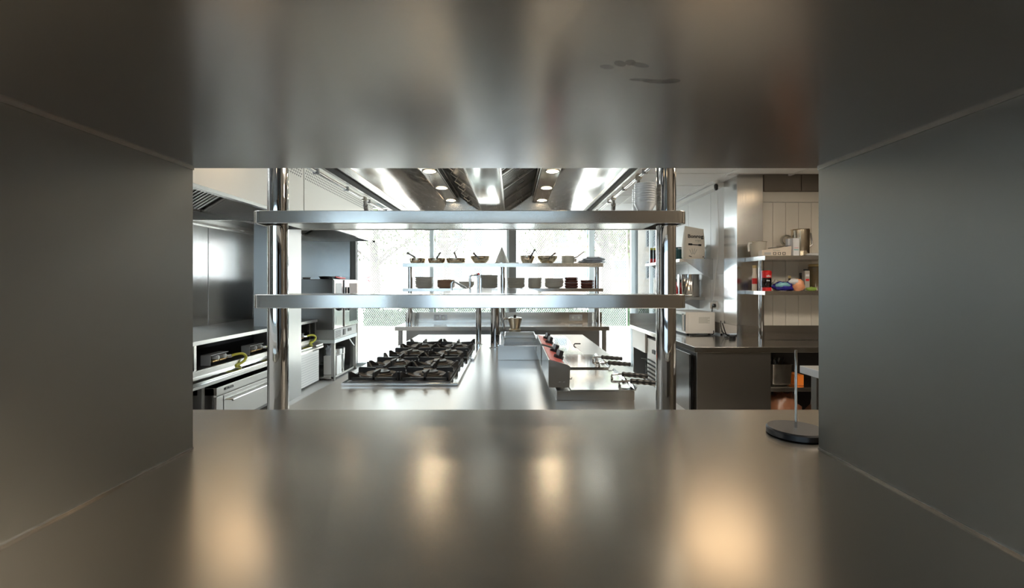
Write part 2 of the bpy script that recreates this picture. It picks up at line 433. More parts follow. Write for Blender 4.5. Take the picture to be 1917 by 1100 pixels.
# ================================================================ SERVING HATCH
hatch = thing('serving_hatch', 'brushed stainless steel serving hatch framing the whole view', 'serving hatch', (0, .4, HC))
Yn = .02
MB().prism([(HXL - .01, Yn), (HXR + .01, Yn), (HXR + .01, Yw + .002), (1.15, Yw + .002), (1.15, Yend), (-1.15, Yend), (-1.15, Yw + .002), (HXL - .01, Yw + .002)], 'z', HC - .04, HC).build('worktop', 'pass_steel', hatch, bevel=.002)
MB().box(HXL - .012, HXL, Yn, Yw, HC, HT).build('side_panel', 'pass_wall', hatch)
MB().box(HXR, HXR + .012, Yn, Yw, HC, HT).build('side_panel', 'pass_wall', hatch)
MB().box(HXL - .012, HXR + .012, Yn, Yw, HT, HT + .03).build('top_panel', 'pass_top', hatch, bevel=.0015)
for (x, y, a, b, r) in ((.098, .470, .008, .0045, .3), (.110, .463, .008, .005, .8), (.120, .461, .007, .005, .9), (.131, .466, .011, .0045, .4), (.142, .500, .014, .0035, .1), (.162, .504, .018, .0050, .1), (.176, .503, .010, .0060, 0)):
    MB().add([(x + a * math.cos(t) * math.cos(r) - b * math.sin(t) * math.sin(r), y + a * math.cos(t) * math.sin(r) + b * math.sin(t) * math.cos(r), HT - .0003) for t in [k * math.pi / 10 for k in range(20)]], [tuple(range(20))]).build('smudge', 'smudge', hatch)
for sx, xx in ((1, HXL), (-1, HXR)):
    MB().box(xx, xx + sx * .003, Yn, Yw - .002, HC, HC + .003).build('weld_seam', 'steel_polish', hatch)
    MB().box(xx, xx + sx * .004, Yn, Yw - .002, HT - .004, HT).build('weld_seam', 'steel', hatch)
# ticket spike on the worktop
yb_ = .32 * F / (813 - HY)
sp = thing('ticket_spike', 'thin silver ticket spike on round black base at the hatch edge', 'ticket spike', (PX(1490, yb_), yb_, HC))
bx = PX(1490, yb_)
MB().lathe([(0, HC), (.053, HC), (.056, HC + .002), (.056, HC + .012), (.053, HC + .015), (0, HC + .015)], (bx, yb_, 0), 48).build('base', 'black', sp)
MB().cyl((bx, yb_, HC + .014), (bx, yb_, PZ(655, yb_)), .0027, n=12).build('rod', 'chrome', sp)

# ================================================================ FRONT OVERSHELF
oy0, oy1 = 1.60, 1.812; ox0, ox1 = PX(467, 1.6), PX(1289, 1.6)
osh = thing('overshelf', 'two-tier stainless steel shelf on chrome posts just beyond the hatch', 'shelf', (PX(878, 1.7), 1.70, .90))
def tier(zt, zb):
    cxm, hx = (ox0 + ox1) / 2, (ox1 - ox0) / 2; cym, hy = (oy0 + oy1) / 2, (oy1 - oy0) / 2
    out = [(cxm + a, cym + b) for a, b in rrect(hx, hy, .036, 6)]
    inn = [(cxm + a, cym + b) for a, b in rrect(hx - .012, hy - .012, .026, 6)]
    m = MB(); n = len(out); vs = [(x, y, zb) for x, y in out] + [(x, y, zt) for x, y in out] + [(x, y, zb) for x, y in inn] + [(x, y, zt - .012) for x, y in inn]
    fs = [(i, (i + 1) % n, n + (i + 1) % n, n + i) for i in range(n)] + [(2 * n + i, 3 * n + i, 3 * n + (i + 1) % n, 2 * n + (i + 1) % n) for i in range(n)]
    fs += [(i, 2 * n + i, 2 * n + (i + 1) % n, (i + 1) % n) for i in range(n)] + [tuple(range(n, 2 * n)), tuple(range(3 * n, 4 * n))]
    m.add(vs, fs); s = m.build('shelf_board', 'steel_x', osh, bevel=.0025)
    MB().box(PX(564, 1.78), PX(1205, 1.78), oy0 + .03, oy1 - .014, zb + .002, zb + .02).build('stiffener', 'steel', s)
tier(PZ(393.5, 1.6), PZ(417.5, 1.6)); tier(PZ(551, 1.6), PZ(577, 1.6))
yp = 1.672
for xp in (520.5, 1246.5):
    MB().cyl((PX(xp, yp), yp, .90), (PX(xp, yp), yp, 2.80), .0355, n=48).build('post', 'chrome', osh)

# ================================================================ ISLAND
IX0, IX1, IY0, IY1 = -.946, .716, 1.17, 4.62
isl = thing('kitchen_island', 'long stainless steel cooking island running back from the hatch', 'kitchen island', (-.115, 2.9, 0))
MB().box(IX0, IX1, IY0, IY1, .86, .90).build('worktop', 'steel_top', isl, bevel=.002)
MB().box(IX0 + .06, IX1 - .06, IY0 + .05, IY1 - .08, .12, .86).build('cabinet_body', 'steel_dark', isl)
MB().box(IX0 + .1, IX1 - .1, IY0 + .1, IY1 - .12, 0, .12).build('plinth', 'dark', isl)
for sx, xx in ((-1, IX0 + .06), (1, IX1 - .06)):
    for k in range(4):
        y0 = IY0 + .08 + k * .82
        dr = MB().box(xx, xx + sx * .018, y0, y0 + .80, .15, .83).build('door', 'steel', isl, bevel=.002)
        MB().cyl((xx + sx * .03, y0 + .1, .78), (xx + sx * .03, y0 + .7, .78), .006, n=10).build('handle', 'chrome', dr)

# centre gantry shelf with its two rear posts
gz = 1.378
gan = thing('gantry_shelf', 'narrow bright steel shelf on two chrome posts along the island centre', 'shelf', (-.12, 2.9, .90))
MB().box(-.36, .15, oy1 + .004, 3.97, gz - .03, gz).build('shelf_board', 'steel_polish', gan, bevel=.002)
for xp, Y, r in ((896, 3.886, .0235), (926.8, 3.69, .037)):
    p = MB().cyl((PX(xp, Y), Y, .90), (PX(xp, Y), Y, gz - .03), r, n=32).build('post', 'chrome', gan)
    MB().lathe([(r, .90), (r + .012, .90), (r + .012, .906), (r, .908)], (PX(xp, Y), Y, 0), 32).build('collar', 'chrome', p)
# pot filler tap
Yf = 3.886; fx = PX(895.5, Yf)
tap = thing('pot_filler_tap', 'jointed chrome pot filler tap standing on the centre shelf', 'tap', (fx, Yf, gz))
MB().cyl((fx, Yf, gz), (fx, Yf, PZ(513, Yf)), .0115, n=16).cyl((fx + .024, Yf, gz), (fx + .024, Yf, PZ(520, Yf)), .007, n=12).build('column', 'chrome', tap)
P = lambda x, y, Y=Yf - .03: (PX(x, Y), Y, PZ(y, Y))
MB().tube([P(895, 514), P(884, 514.5), P(880, 517)], .008, 10).cyl(P(880, 515), P(880, 537), .009, n=12).cyl(P(880, 522), P(880, 530), .013, n=12).build('upper_arm', 'chrome', tap)
MB().tube([P(880, 536), P(878, 540.5), P(874, 540), P(851, 527.5), P(847.5, 527), P(845.5, 531), P(845.5, 543)], .0085, 10).cyl(P(845.5, 531), P(845.5, 536), .013, n=12).build('spout', 'chrome', tap)
MB().lathe([(0, PZ(510.5, Yf)), (.012, PZ(511.5, Yf)), (.012, PZ(514, Yf)), (0, PZ(514.5, Yf))], (fx, Yf, 0), 14).build('red_cap', 'red', tap)

# ---------------------------------------------------------------- gas cooktops
GW, GD = .262, .318
def finger(mb, x, y, dx, dy, L, th=.011, top=.062):
    d = Vector((dx, dy)).normalized(); nrm = Vector((-d.y, d.x)) * th / 2
    prof = [(0, .005), (0, top), (.012, top + .001), (.058, .020), (.058, .008)] if L < .07 else [(0, .005), (0, top - .005), (.006, top), (L, top - .004), (L, top - .016), (.055, top - .022), (.025, .008)]
    n = len(prof); vs = []
    for sgn in (-1, 1):
        for t, z in prof:
            q = Vector((x, y)) + d * t + nrm * sgn; vs.append((q.x, q.y, z))
    mb.add(vs, [(i, (i + 1) % n, n + (i + 1) % n, n + i) for i in range(n)] + [tuple(range(n - 1, -1, -1)), tuple(range(n, 2 * n))])
gm = MB(); hx, hy = GW / 2 - .003, GD / 2 - .003
for a in (-1, 1):
    gm.box(a * hx, a * (hx - .013), -hy, hy, .005, .018); gm.box(-hx, hx, a * hy, a * (hy - .013), .005, .018)
for a in (-1, 1):
    for b in (-1, 1):
        finger(gm, a * hx, b * hy, -a, -b * 1.1, .06, top=.047)
    finger(gm, a * hx, 0, -a, 0, .092, top=.045); finger(gm, 0, a * hy, 0, -a, .115, top=.046)
grate_me = gm.mesh('pan_support', 'iron')
bowl_me = MB().lathe([(.122, .016), (.118, .018), (.085, .009), (.062, .005), (.060, .003), (.085, .005), (.120, .012)], n=32, close=True).mesh('drip_bowl', 'bowl_iron')
base_me = MB().lathe([(0, .001), (.052, .001), (.052, .010), (.046, .016), (0, .016)], n=28).mesh('burner_ring', 'bowl_iron')
cap_me = MB().lathe([(0, .016), (.043, .016), (.045, .019), (.042, .025), (0, .0265)], n=28).mesh('burner_cap', 'burner')
def cooktop(x0, x1, y0, y1, label):
    ck = thing('gas_cooktop', label, 'cooktop', ((x0 + x1) / 2, (y0 + y1) / 2, .90), 'drop-in gas cooktops on the island')
    m = MB().box(x0, x1, y0, y1, .9005, .915)
    m.build('tray', 'steel_polish', ck, bevel=.003)
    ix0, ix1, iy0, iy1 = x0 + .022, x1 - .045, y0 + .022, y1 - .02
    MB().box(ix0, ix1, iy0, iy1, .9152, .9165).build('spill_plate', 'steel_dark', ck)
    cw, cd = (ix1 - ix0) / 2, (iy1 - iy0) / 2
    for a in range(2):
        for b in range(2):
            gx, gy = ix0 + (a + .5) * cw, iy0 + (b + .5) * cd
            gr = put('pan_support', grate_me, (gx, gy, .9165), ck)
            put('drip_bowl', bowl_me, (gx, gy, .9165), gr)
            r = put('burner_ring', base_me, (gx, gy, .9165), ck); put('burner_cap', cap_me, (gx, gy, .9165), r)
    return ck
cooktop(-.867, -.2735, 2.307, 3.034, 'four-burner gas cooktop with black grates nearest the hatch')
cooktop(-.862, -.255, 3.055, 3.787, 'four-burner gas cooktop with black grates at the far end of the island')

# ---------------------------------------------------------------- countertop fryers
def fryer(y0, y1, hooks, label):
    t = thing('countertop_fryer', label, 'fryer', (.36, (y0 + y1) / 2, .90), 'lidded fryers on the island')
    MB().box(.198, .545, y0, y1, .9005, .942).build('tank', 'steel', t, bevel=.002)
    # flat lid with a turned-up right lip
    ld = MB().box(.262, .548, y0 - .004, y1 - .03, .944, .948).prism([(.548, .944), (.556, .958), (.553, .960), (.545, .948)], 'y', y0 - .004, y1 - .03).build('lid', 'steel_polish', t)
    MB().box(.262, .53, y1 - .028, y1 - .002, .942, .9445).build('lid_gap', 'dark', t)
    # control head: tall on the left, top sloping down to the right
    hd = MB().prism([(.164, .952), (.258, .952), (.262, 1.048), (.250, 1.056), (.164, 1.078)], 'y', y0 + .02, y1 - .01).build('control_head', 'steel', t, bevel=.0015)
    sl = math.atan2(1.078 - 1.050, .096)
    MB().obox((.212, (y0 + y1) / 2 + .005, 1.0655), (.086, y1 - y0 - .05, .002), (0, sl, 0)).build('red_fascia', 'red_panel', hd)
    for k in (.30, .74):
        yk = y0 + .02 + k * (y1 - y0 - .03)
        ax = Vector((math.sin(sl), 0, math.cos(sl)))
        c0 = Vector((.222, yk, 1.064))
        kb = MB().cyl(c0, c0 + ax * .012, .024, n=20); kb.obox(c0 + ax * .024, (.018, .056, .028), (0, sl, .15)); kb.build('knob', 'black', hd)
    for k in range(2):
        MB().cyl((.215 + .02 * k, y0 + .0205, .975), (.215 + .02 * k, y0 + .017, .975), .003, n=10).build('screw', 'chrome', hd)
    MB().tube([(.262, y0 + .05, .985), (.272, y0 + .05, .985), (.272, y0 + .05, .992)], .003, 6).build('hinge_pin', 'chrome', hd)
    for hy_ in hooks:                             # basket hooks and black grips reaching right over the edge
        MB().tube(smooth([(.500, hy_ - .012, .949), (.492, hy_ - .010, .958), (.500, hy_ - .004, .967), (.525, hy_ + .002, .969), (.556, hy_ + .003, .967)], 4), .0036, 8).tube(smooth([(.502, hy_ + .016, .949), (.498, hy_ + .015, .957), (.510, hy_ + .010, .964), (.556, hy_ + .007, .967)], 4), .0036, 8).build('basket_hook', 'chrome', t)
        g_ = MB(); pts = [(.548 + .0038 * k, hy_ + .005, .967 - .0003 * k) for k in range(35)]
        g_.tube(pts, [(.008 if k in (0, 34) else .0118 + .0012 * math.sin(k * .8)) for k in range(35)], 12); g_.build('grip', 'black', t)
    return t
fryer(2.023, 2.505, (2.105, 2.265), 'countertop fryer with red knob panel and flat lid nearest the hatch')
fryer(2.565, 3.045, (2.595, 2.79), 'countertop fryer with red knob panel beside the dark griddle')
gd = thing('griddle', 'dark mirror-smooth griddle plate beyond the lidded fryers', 'griddle', (.35, 3.7, .90))
MB().box(.20, .505, 3.10, 4.30, .9005, .922).build('housing', 'steel', gd, bevel=.002)
MB().box(.21, .495, 3.12, 4.28, .922, .926).build('plate', 'griddle', gd)
MB().tube([(.49, 3.62, .927), (.50, 3.62, .94), (.545, 3.62, .94)], .005, 8).build('grease_spout', 'black', gd)
# bain-marie tray left of the fryers
bm_ = thing('bain_marie', 'open stainless bain-marie tray between cooktops and fryers', 'bain-marie', (.03, 3.5, .90))
bx0, bx1, by0, by1, bzt = -.096, .192, 3.077, 3.95, .997
MB().box(bx0, bx1, by0, by0 + .012, .9005, bzt).build('front_wall', 'steel', bm_, bevel=.0015)
MB().box(bx0, bx1, by1 - .012, by1, .9005, bzt + .003).build('rear_wall', 'steel', bm_)
MB().box(bx0 + .04, bx1 - .006, by1 - .10, by1 - .012, .955, .960).build('rear_ledge', 'steel_dark', bm_)
MB().box(bx0, bx0 + .006, by0 + .012, by1 - .012, .9005, bzt).box(bx0 + .034, bx0 + .04, by0 + .012, by1 - .012, .9005, bzt - .001).box(bx0, bx0 + .04, by0 + .03, 3.74, bzt, bzt + .004).box(bx0, bx0 + .04, 3.76, by1, bzt, bzt + .004).build('side_wall', 'steel_polish', bm_)
MB().box(bx1 - .006, bx1, by0 + .012, by1 - .012, .9005, bzt).build('side_wall', 'steel', bm_)
MB().box(bx0 + .04, bx1 - .006, by0 + .012, by1 - .012, .905, .912).build('tray_floor', 'steel_dark', bm_)
# faceted coffee pot behind the tray
Yc = 4.25; pcx = PX(964, Yc)
pot = thing('coffee_pot', 'faceted steel coffee pot with black knob behind the bain-marie', 'coffee pot', (pcx, Yc, .90))
ring = lambda r, z: [(pcx + r * math.cos(2 * math.pi * (k + .5) / 10), Yc + r * math.sin(2 * math.pi * (k + .5) / 10), z) for k in range(10)]
MB().loft([ring(.062, .9005), ring(.058, .99), ring(.045, 1.0), ring(.047, 1.01), ring(.070, 1.095), ring(.066, 1.097)]).build('body', 'fitting', pot)
MB().loft([ring(.068, 1.096), ring(.040, 1.104), ring(.008, 1.108)]).build('lid', 'steel_polish', pot)
MB().lathe([(0, 1.106), (.010, 1.108), (.015, 1.118), (.010, 1.126), (0, 1.127)], (pcx, Yc, 0), 12).build('knob', 'black', pot)
MB().tube([(pcx - .062, Yc, 1.088), (pcx - .098, Yc, 1.09), (pcx - .108, Yc, 1.07), (pcx - .098, Yc, .99)], [.008, .011, .012, .009], 8).build('handle', 'steel_dark', pot)

# ================================================================ ISLAND HOOD
hood = thing('island_hood', 'large steel extraction hood with baffle filters and spotlights over the island', 'extraction hood', (-.157, 3.2, 2.0))
hz = 2.0; hy0, hy1 = 1.95, 4.90
Lx, Rx = -.959, .644
o_ = MB()
for (a, b, c_, d_) in ((Lx, Lx + .002, hy0, hy1), (Rx - .002, Rx, hy0, hy1), (Lx, Rx, hy0, hy0 + .002), (Lx, Rx, hy1 - .002, hy1)):
    o_.box(a, b, c_, d_, hz, 2.80)
o_.build('outer_casing', 'steel', hood)
lipl, lipr = -.815, .565
MB().box(Lx, lipl, hy0, hy1, hz - .004, hz).build('rim', 'steel_y', hood); MB().box(lipr, Rx, hy0, hy1, hz - .004, hz).build('rim', 'steel_y', hood)
MB().box(Lx + .03, Lx + .075, hy0, hy1, hz - .012, hz - .005).build('rim_groove', 'dark', hood); MB().box(Rx - .05, Rx - .022, hy0, hy1, hz - .012, hz - .005).build('rim_groove', 'dark', hood)
MB().box(lipl, lipr, hy0, hy0 + .08, hz - .004, hz).build('rim', 'steel_x', hood); MB().box(lipl, lipr, hy1 - .06, hy1, hz - .004, hz).build('rim', 'steel_x', hood)
lz = 2.27
def wavy(x0, x1, z0, z1, y0, y1, seed):
    """slightly buckled polished sheet between two edges"""
    m = MB(); n = 40; k_ = 8; vs = []
    for i in range(n + 1):
        for k in range(k_ + 1):
            t = k / k_; y = y0 + (y1 - y0) * i / n
            b = .010 * math.sin(math.pi * t) * noise.noise(Vector((y * 1.1 + seed, t * 1.2, seed)))
            vs.append((x0 + (x1 - x0) * t + b, y, z0 + (z1 - z0) * t))
    fs = [(i * (k_ + 1) + k, (i + 1) * (k_ + 1) + k, (i + 1) * (k_ + 1) + k + 1, i * (k_ + 1) + k + 1) for i in range(n) for k in range(k_)]
    return m.add(vs, fs)
wavy(lipl, -.69, hz, lz, hy0 + .08, hy1 - .06, 1.3).build('inner_slope', 'steel_polish', hood)
wavy(lipr, .365, hz, lz, hy0 + .08, hy1 - .06, 7.7).build('inner_slope', 'steel_polish', hood)
MB().prism([(hy1 - .06, hz), (hy1 - .045, hz), (hy1 - .12, 2.5), (hy1 - .135, 2.5)], 'x', lipl, lipr).build('end_slope', 'steel_y', hood)
MB().prism([(hy0 + .06, hz), (hy0 + .08, hz), (hy0 + .14, 2.5), (hy0 + .12, 2.5)], 'x', lipl, lipr).build('end_slope', 'steel_y', hood)
for a, b, s in ((-.69, -.56, -1), (.218, .365, 1)):
    lg = MB().box(a, b, hy0 + .1, hy1 - .08, lz, lz + .01).build('light_ledge', 'steel_polish', hood)
    xin = b if s < 0 else a
    MB().box(xin - .006, xin + .006, hy0 + .1, hy1 - .08, lz, lz + .085).build('ledge_flange', 'steel', hood)
    cxl = -.625 if s < 0 else .307
    for Y in (2.28, 2.86, 3.45, 4.05, 4.66):
        rg = MB().lathe([(.046, lz - .001), (.058, lz - .001), (.058, lz - .006), (.046, lz - .004)], (cxl, Y, 0), 28, close=True).build('spotlight_ring', 'steel_dark', lg)
        MB().lathe([(0, lz - .002), (.046, lz - .002), (.046, lz - .0035), (0, lz - .0035)], (cxl, Y, 0), 24).build('spotlight_lens', 'lamp_hood', lg)
tx0, tx1, tz = -.29, -.085, 2.14
MB().box(tx0, tx1, hy0 + .1, hy1 - .08, tz - .004, tz).build('grease_trough', 'steel_polish', hood)
MB().box(tx0 - .004, tx0, hy0 + .1, hy1 - .08, tz - .004, tz + .03).build('trough_lip', 'steel', hood); MB().box(tx1, tx1 + .004, hy0 + .1, hy1 - .08, tz - .004, tz + .03).build('trough_lip', 'steel', hood)
for (xi, zi, xo, zo) in ((tx0 - .006, 2.15, -.55, 2.335), (tx1 + .006, 2.15, .205, 2.345)):
    L = math.hypot(xo - xi, zo - zi); ang = math.atan2(zo - zi, xo - xi); cxm, czm = (xi + xo) / 2, (zi + zo) / 2
    rot = (0, -ang, 0)
    up = Vector((-math.sin(ang), 0, math.cos(ang)))
    if up.z < 0: up = -up
    bk = Vector((cxm, 0, czm)) + up * .03
    MB().obox((bk.x, (hy0 + hy1) / 2, bk.z), (L, hy1 - hy0 - .3, .003), rot).build('filter_backing', 'dark', hood)
    bme = MB().obox((0, 0, 0), (L - .03, .012, .0025)).mesh('baffle', 'baffle')
    y = hy0 + .16; k = 0
    fl = None
    while y < hy1 - .16:
        if k % 10 == 0:
            e = min(y + 10 * .048, hy1 - .14)
            fr_ = MB()
            for yy in (y - .012, e - .018):
                fr_.obox((cxm, yy, czm), (L, .012, .022), rot)
            for t in (-.5, .5):
                q = Vector((cxm, 0, czm)) + Vector((math.cos(ang), 0, math.sin(ang))) * L * t
                fr_.obox((q.x, (y + e) / 2 - .015, q.z), (.014, e - y, .02), rot)
            fl = fr_.build('baffle_filter', 'baffle', hood)
            for dy in (.12, .34):                  # lift-out wire handles
                if y + dy < e - .05:
                    dn = Vector((cxm, y + dy, czm)) - up * .012
                    dn2 = Vector((math.cos(ang), 0, math.sin(ang))) * .03
                    MB().tube([dn - dn2 + up * .01, dn - dn2 - up * .012, dn + dn2 - up * .012, dn + dn2 + up * .01], .004, 6).build('filter_handle', 'steel_dark', fl)
        put('baffle', bme, (cxm, y + .008, czm), fl, rot)
        y += .048; k += 1
# fire-suppression pipes clipped under both rims
def rim_pipe(x, z, name_label, valves, sgn):
    t = thing('suppression_pipe', name_label, 'pipe', (x, 3.2, z), 'nozzle pipes under the hood rims')
    MB().cyl((x, hy0 + .05, z), (x, hy1 - .03, z), .0095, n=12).build('pipe', 'chrome', t)
    y = 2.3
    while y < hy1 - .1:
        MB().box(x - .013, x + .013, y - .008, y + .008, z - .013, z + .013).box(x - .004, x + .004, y - .006, y + .006, z + .01, hz - .004).build('clip', 'steel_dark', t); y += .42
    for yv in valves:
        MB().box(x - .012, x + .012, yv - .03, yv + .015, z - .014, z + .012).build('tee', 'fitting', t)
        MB().tube([(x, yv, z), (x + sgn * .012, yv + .05, z - .018), (x + sgn * .02, yv + .09, z - .032)], .010, 10).cyl((x + sgn * .018, yv + .08, z - .028), (x + sgn * .03, yv + .14, z - .05), .016, n=12).build('nozzle', 'steel_dark', t)
rim_pipe(-.99, 1.985, 'chrome nozzle pipe clipped under the hood rim facing the white hood', (3.05, 4.05), -1)
rim_pipe(.672, 1.985, 'chrome nozzle pipe clipped under the hood rim by the white bowls', (2.42, 3.02), 1)

# ================================================================ BACK TABLE WITH OVERSHELF
ty0, ty1 = 5.47, 6.02; tX0, tX1 = PX(739, 5.47), PX(1141, 5.47)
tb = thing('prep_table', 'stainless prep table with upstand and two-tier shelf before the windows', 'table', (-.12, 5.75, 0))
MB().box(tX0, tX1, ty0, ty1, .85, .90).build('worktop', 'steel_x', tb, bevel=.002)
MB().box(PX(759, 6.0), PX(1127, 6.0), 6.0, 6.02, .90, PZ(584, 6.0)).build('upstand', 'steel', tb, bevel=.002)
MB().box(PX(1102, 5.98), PX(1108, 5.98), 5.96, 6.0, .90, PZ(584, 5.98)).build('upstand_rib', 'steel_dark', tb); MB().box(PX(776, 5.98), PX(781, 5.98), 5.96, 6.0, .90, PZ(584, 5.98)).build('upstand_rib', 'steel', tb)
for x in (tX0 + .03, tX1 - .075):
    for y in (ty0 + .04, ty1 - .08):
        MB().box(x, x + .045, y, y + .045, 0, .85).build('leg', 'steel_dark', tb)
MB().box(tX0 + .06, tX1 - .06, ty1 - .12, ty1 - .09, .05, .84).build('rear_panel', 'steel_dark', tb)
MB().box(tX0 + .04, tX1 - .04, ty0 + .06, ty1 - .12, .28, .31).build('lower_shelf', 'steel', tb)
Ys = 5.65
for zt, zb in ((PZ(492, Ys), PZ(499.5, Ys)), (PZ(539.5, Ys), PZ(545.5, Ys))):
    MB().box(PX(753.5, Ys), PX(1129.5, Ys), Ys, 5.97, zb, zt).build('shelf_board', 'steel_x', tb, bevel=.002)
for xp in (768, 941.5, 1117.5):
    MB().cyl((PX(xp, 5.8), 5.8, .90), (PX(xp, 5.8), 5.8, PZ(499, Ys)), .033, n=28).build('post', 'chrome', tb)
for xp in (824.5, 1078):                        # double sockets in the upstand
    s = thing('wall_socket', 'pale double socket in the upstand %s' % ('beyond the cooktops' if xp < 900 else 'beyond the coffee pot'), 'socket', (PX(xp, 6), 5.998, PZ(594, 6)), 'double sockets on the table upstand')
    q = lambda a, b: (PX(a, 5.998), PZ(b, 5.998))
    (a0, z1), (a1, z0) = q(xp - 12, 588.5), q(xp + 12, 599.5)
    MB().box(a0, a1, 5.99, 6.0, z0, z1).build('faceplate', 'film', s, bevel=.002)
    for kx in (-5.5, 5.5):
        c_ = PX(xp + kx, 5.99); zc_ = PZ(594, 5.99)
        m = MB().cyl((c_, 5.99, zc_), (c_, 5.986, zc_), .027, n=20); m.build('outlet', 'grey_plastic', s)
        m = MB().cyl((c_, 5.986, zc_), (c_, 5.984, zc_), .018, n=16); m.build('outlet_recess', 'frame_white', s)

# pans on the upper board
zu = PZ(492, Ys) + .0005
def pan(cx_, w_px, h_px, flare, h0, h1, label, hm='steel_pan', deep=False):
    Y = 5.79; X = PX(cx_, Y); R = w_px / 2 / F * Y; H = h_px / F * Y; rb = R * flare
    t = thing('frying_pan' if not deep else 'saute_bowl_pan', label, 'pan', (X, Y, zu), 'pans on the upper table shelf')
    prof = [(0, zu), (rb, zu)]
    for k in range(1, 7):
        a = k / 6 * math.pi / 2
        prof.append((rb + (R - rb) * math.sin(a) ** (1.0 if not deep else .9), zu + H * (1 - math.cos(a)) if not deep else zu + H * k / 6))
    prof += [(R + .003, zu + H), (R - .002, zu + H - .001)]
    prof += [(max(.001, r - .003), z + .003) for r, z in reversed(prof[1:8])] + [(0, zu + .003)]
    MB().lathe(prof, (X, Y, 0), 36).build('body', 'steel_pan', t)
    Yh = Y - R * .9
    a = Vector((PX(h0[0], Yh), Yh, PZ(h0[1], Yh))); b = Vector((PX(h1[0], Yh - .1), Yh - .1, PZ(h1[1], Yh - .1)))
    MB().tube([a - Vector((0, 0, .012)), a + (b - a) * .12, a + (b - a) * .6, a + (b - a) * .93, b], [.015, .013, .011, .016, .010], 10, .7).build('handle', hm, t)
pan(782, 30, 9, .82, (777, 481), (761.5, 472.5), 'small steel frying pan at the window end of the upper shelf', 'steel_dark')
pan(817.5, 33, 9, .80, (818, 482), (824.5, 472.5), 'steel frying pan second from the window end of the upper shelf', 'steel_dark')
pan(854, 37, 9, .78, (854, 481), (850.5, 472), 'wide low steel frying pan beside the tall-sided wok pan', 'steel_dark')
pan(899, 38, 13, .55, (896, 483), (886, 473), 'bronze-toned wok pan beside the steel cone', 'steel_dark', True)
pan(987, 28, 14, .66, (993, 481), (1001, 467), 'small deep steel pan with black handle beside the steel cone', 'black', True)
pan(1024.5, 39, 13, .55, (1028, 482), (1040, 473), 'golden wok pan beside the pale saucepan', 'steel_dark', True)
Yc2 = 5.79; X = PX(939.5, Yc2)
ch = thing('conical_strainer', 'upturned steel conical strainer standing on the upper shelf', 'strainer', (X, Yc2, zu))
MB().lathe([(.098, zu), (.096, zu + .004), (.004, zu + .212), (0, zu + .213)], (X, Yc2, 0), 40).build('cone', 'steel', ch)
MB().lathe([(.098, zu), (.104, zu), (.104, zu + .007), (.097, zu + .007)], (X, Yc2, 0), 40, close=True).build('rim', 'steel_polish', ch)
MB().tube([(X + .10, Yc2 - .03, zu + .006), (X + .15, Yc2 - .05, zu + .007), (X + .215, Yc2 - .07, zu + .009)], [.006, .007, .008], 8, .6).build('handle', 'steel_polish', ch)
X = PX(1063, 5.79); R = .078
sa = thing('saucepan', 'pale straight-sided saucepan with long handle on the upper shelf', 'saucepan', (X, 5.79, zu))
MB().lathe([(0, zu), (R - .004, zu), (R, zu + .004), (R, zu + .09), (R + .004, zu + .094), (R - .003, zu + .093), (R - .003, zu + .006), (0, zu + .006)], (X, 5.79, 0), 36).build('body', 'milky_plastic', sa)
MB().tube([(X + R - .005, 5.76, zu + .068), (X + R + .03, 5.75, zu + .078), (X + .195, 5.72, zu + .145)], [.012, .008, .008], 8, .6).build('handle', 'steel_dark', sa)
MB().box(X + R - .002, X + R + .028, 5.75, 5.80, zu + .02, zu + .06).build('handle_bracket', 'steel_dark', sa)
fm = MB()
for k, (dx, sx_, zz) in enumerate(((0, .17, .018), (.03, .15, .045), (.045, .12, .066))):
    fm.blob((PX(1106, 5.84) + dx, 5.84, zu + zz), (sx_, .09, .020), .5, 2.5, k + 2, 26, 10)
o = fm.build('film_bundle', 'film'); o.location.z = zu; tag(o, 'crumpled bundle of clear plastic film at the end of the upper shelf', 'plastic film')

# plates and bowls on the lower board
zl = PZ(539.5, Ys) + .0006
def plate_mesh(name, R, H, m, foot=.6, curve=1.6):
    prof = [(0, 0), (R * foot, 0), (R * foot, .004)]
    for k in range(1, 6):
        t = k / 5; prof.append((R * foot + (R - R * foot) * t ** (1 / curve), .004 + (H - .004) * t ** curve))
    prof += [(R - .002, H + .002), (R - .006, H)] + [(R * foot + (R - R * foot) * (k / 5) ** (1 / curve) - .006, .008 + (H - .006) * (k / 5) ** curve) for k in (4, 3, 2, 1)] + [(0, .008)]
    return MB().lathe(prof, n=36).mesh(name, m)
ORD = ['top', 'second', 'third', 'fourth', 'fifth', 'sixth', 'seventh', 'eighth', 'ninth', 'tenth', 'eleventh']
def nth(k, n): return 'topmost' if k == n - 1 else ('bottom' if k == 0 else ORD[n - 1 - k] + ' from top')
def stack(name, me, px_, n, dz, label, cat, group, Y=5.79):
    for k in range(n):
        o = put(name, me, (PX(px_, Y) + rnd.uniform(-.003, .003), Y + rnd.uniform(-.003, .003), zl + k * dz))
        o.rotation_euler.z = rnd.uniform(0, 6); tag(o, label + ', ' + nth(k, n), cat, group)
S = lambda px_: px_ / F * 5.79
stack('deep_plate', plate_mesh('deep_plate', S(17), .036, 'grey_plate', .72), 794, 5, .0265, 'dark grey deep plate in the stack next to the shelf end post', 'plate', 'deep grey plates')
stack('brown_plate', plate_mesh('brown_plate', S(17), .036, 'brown_plate', .74), 835, 4, .0235, 'brown stoneware plate in the stack behind the tap spout', 'plate', 'brown plates')
stack('grey_bowl', plate_mesh('grey_bowl', S(15), .062, 'pale_bowl', .5), 873, 2, .022, 'grey shallow bowl in the low pile behind the tap arm', 'bowl', 'shallow grey bowls')
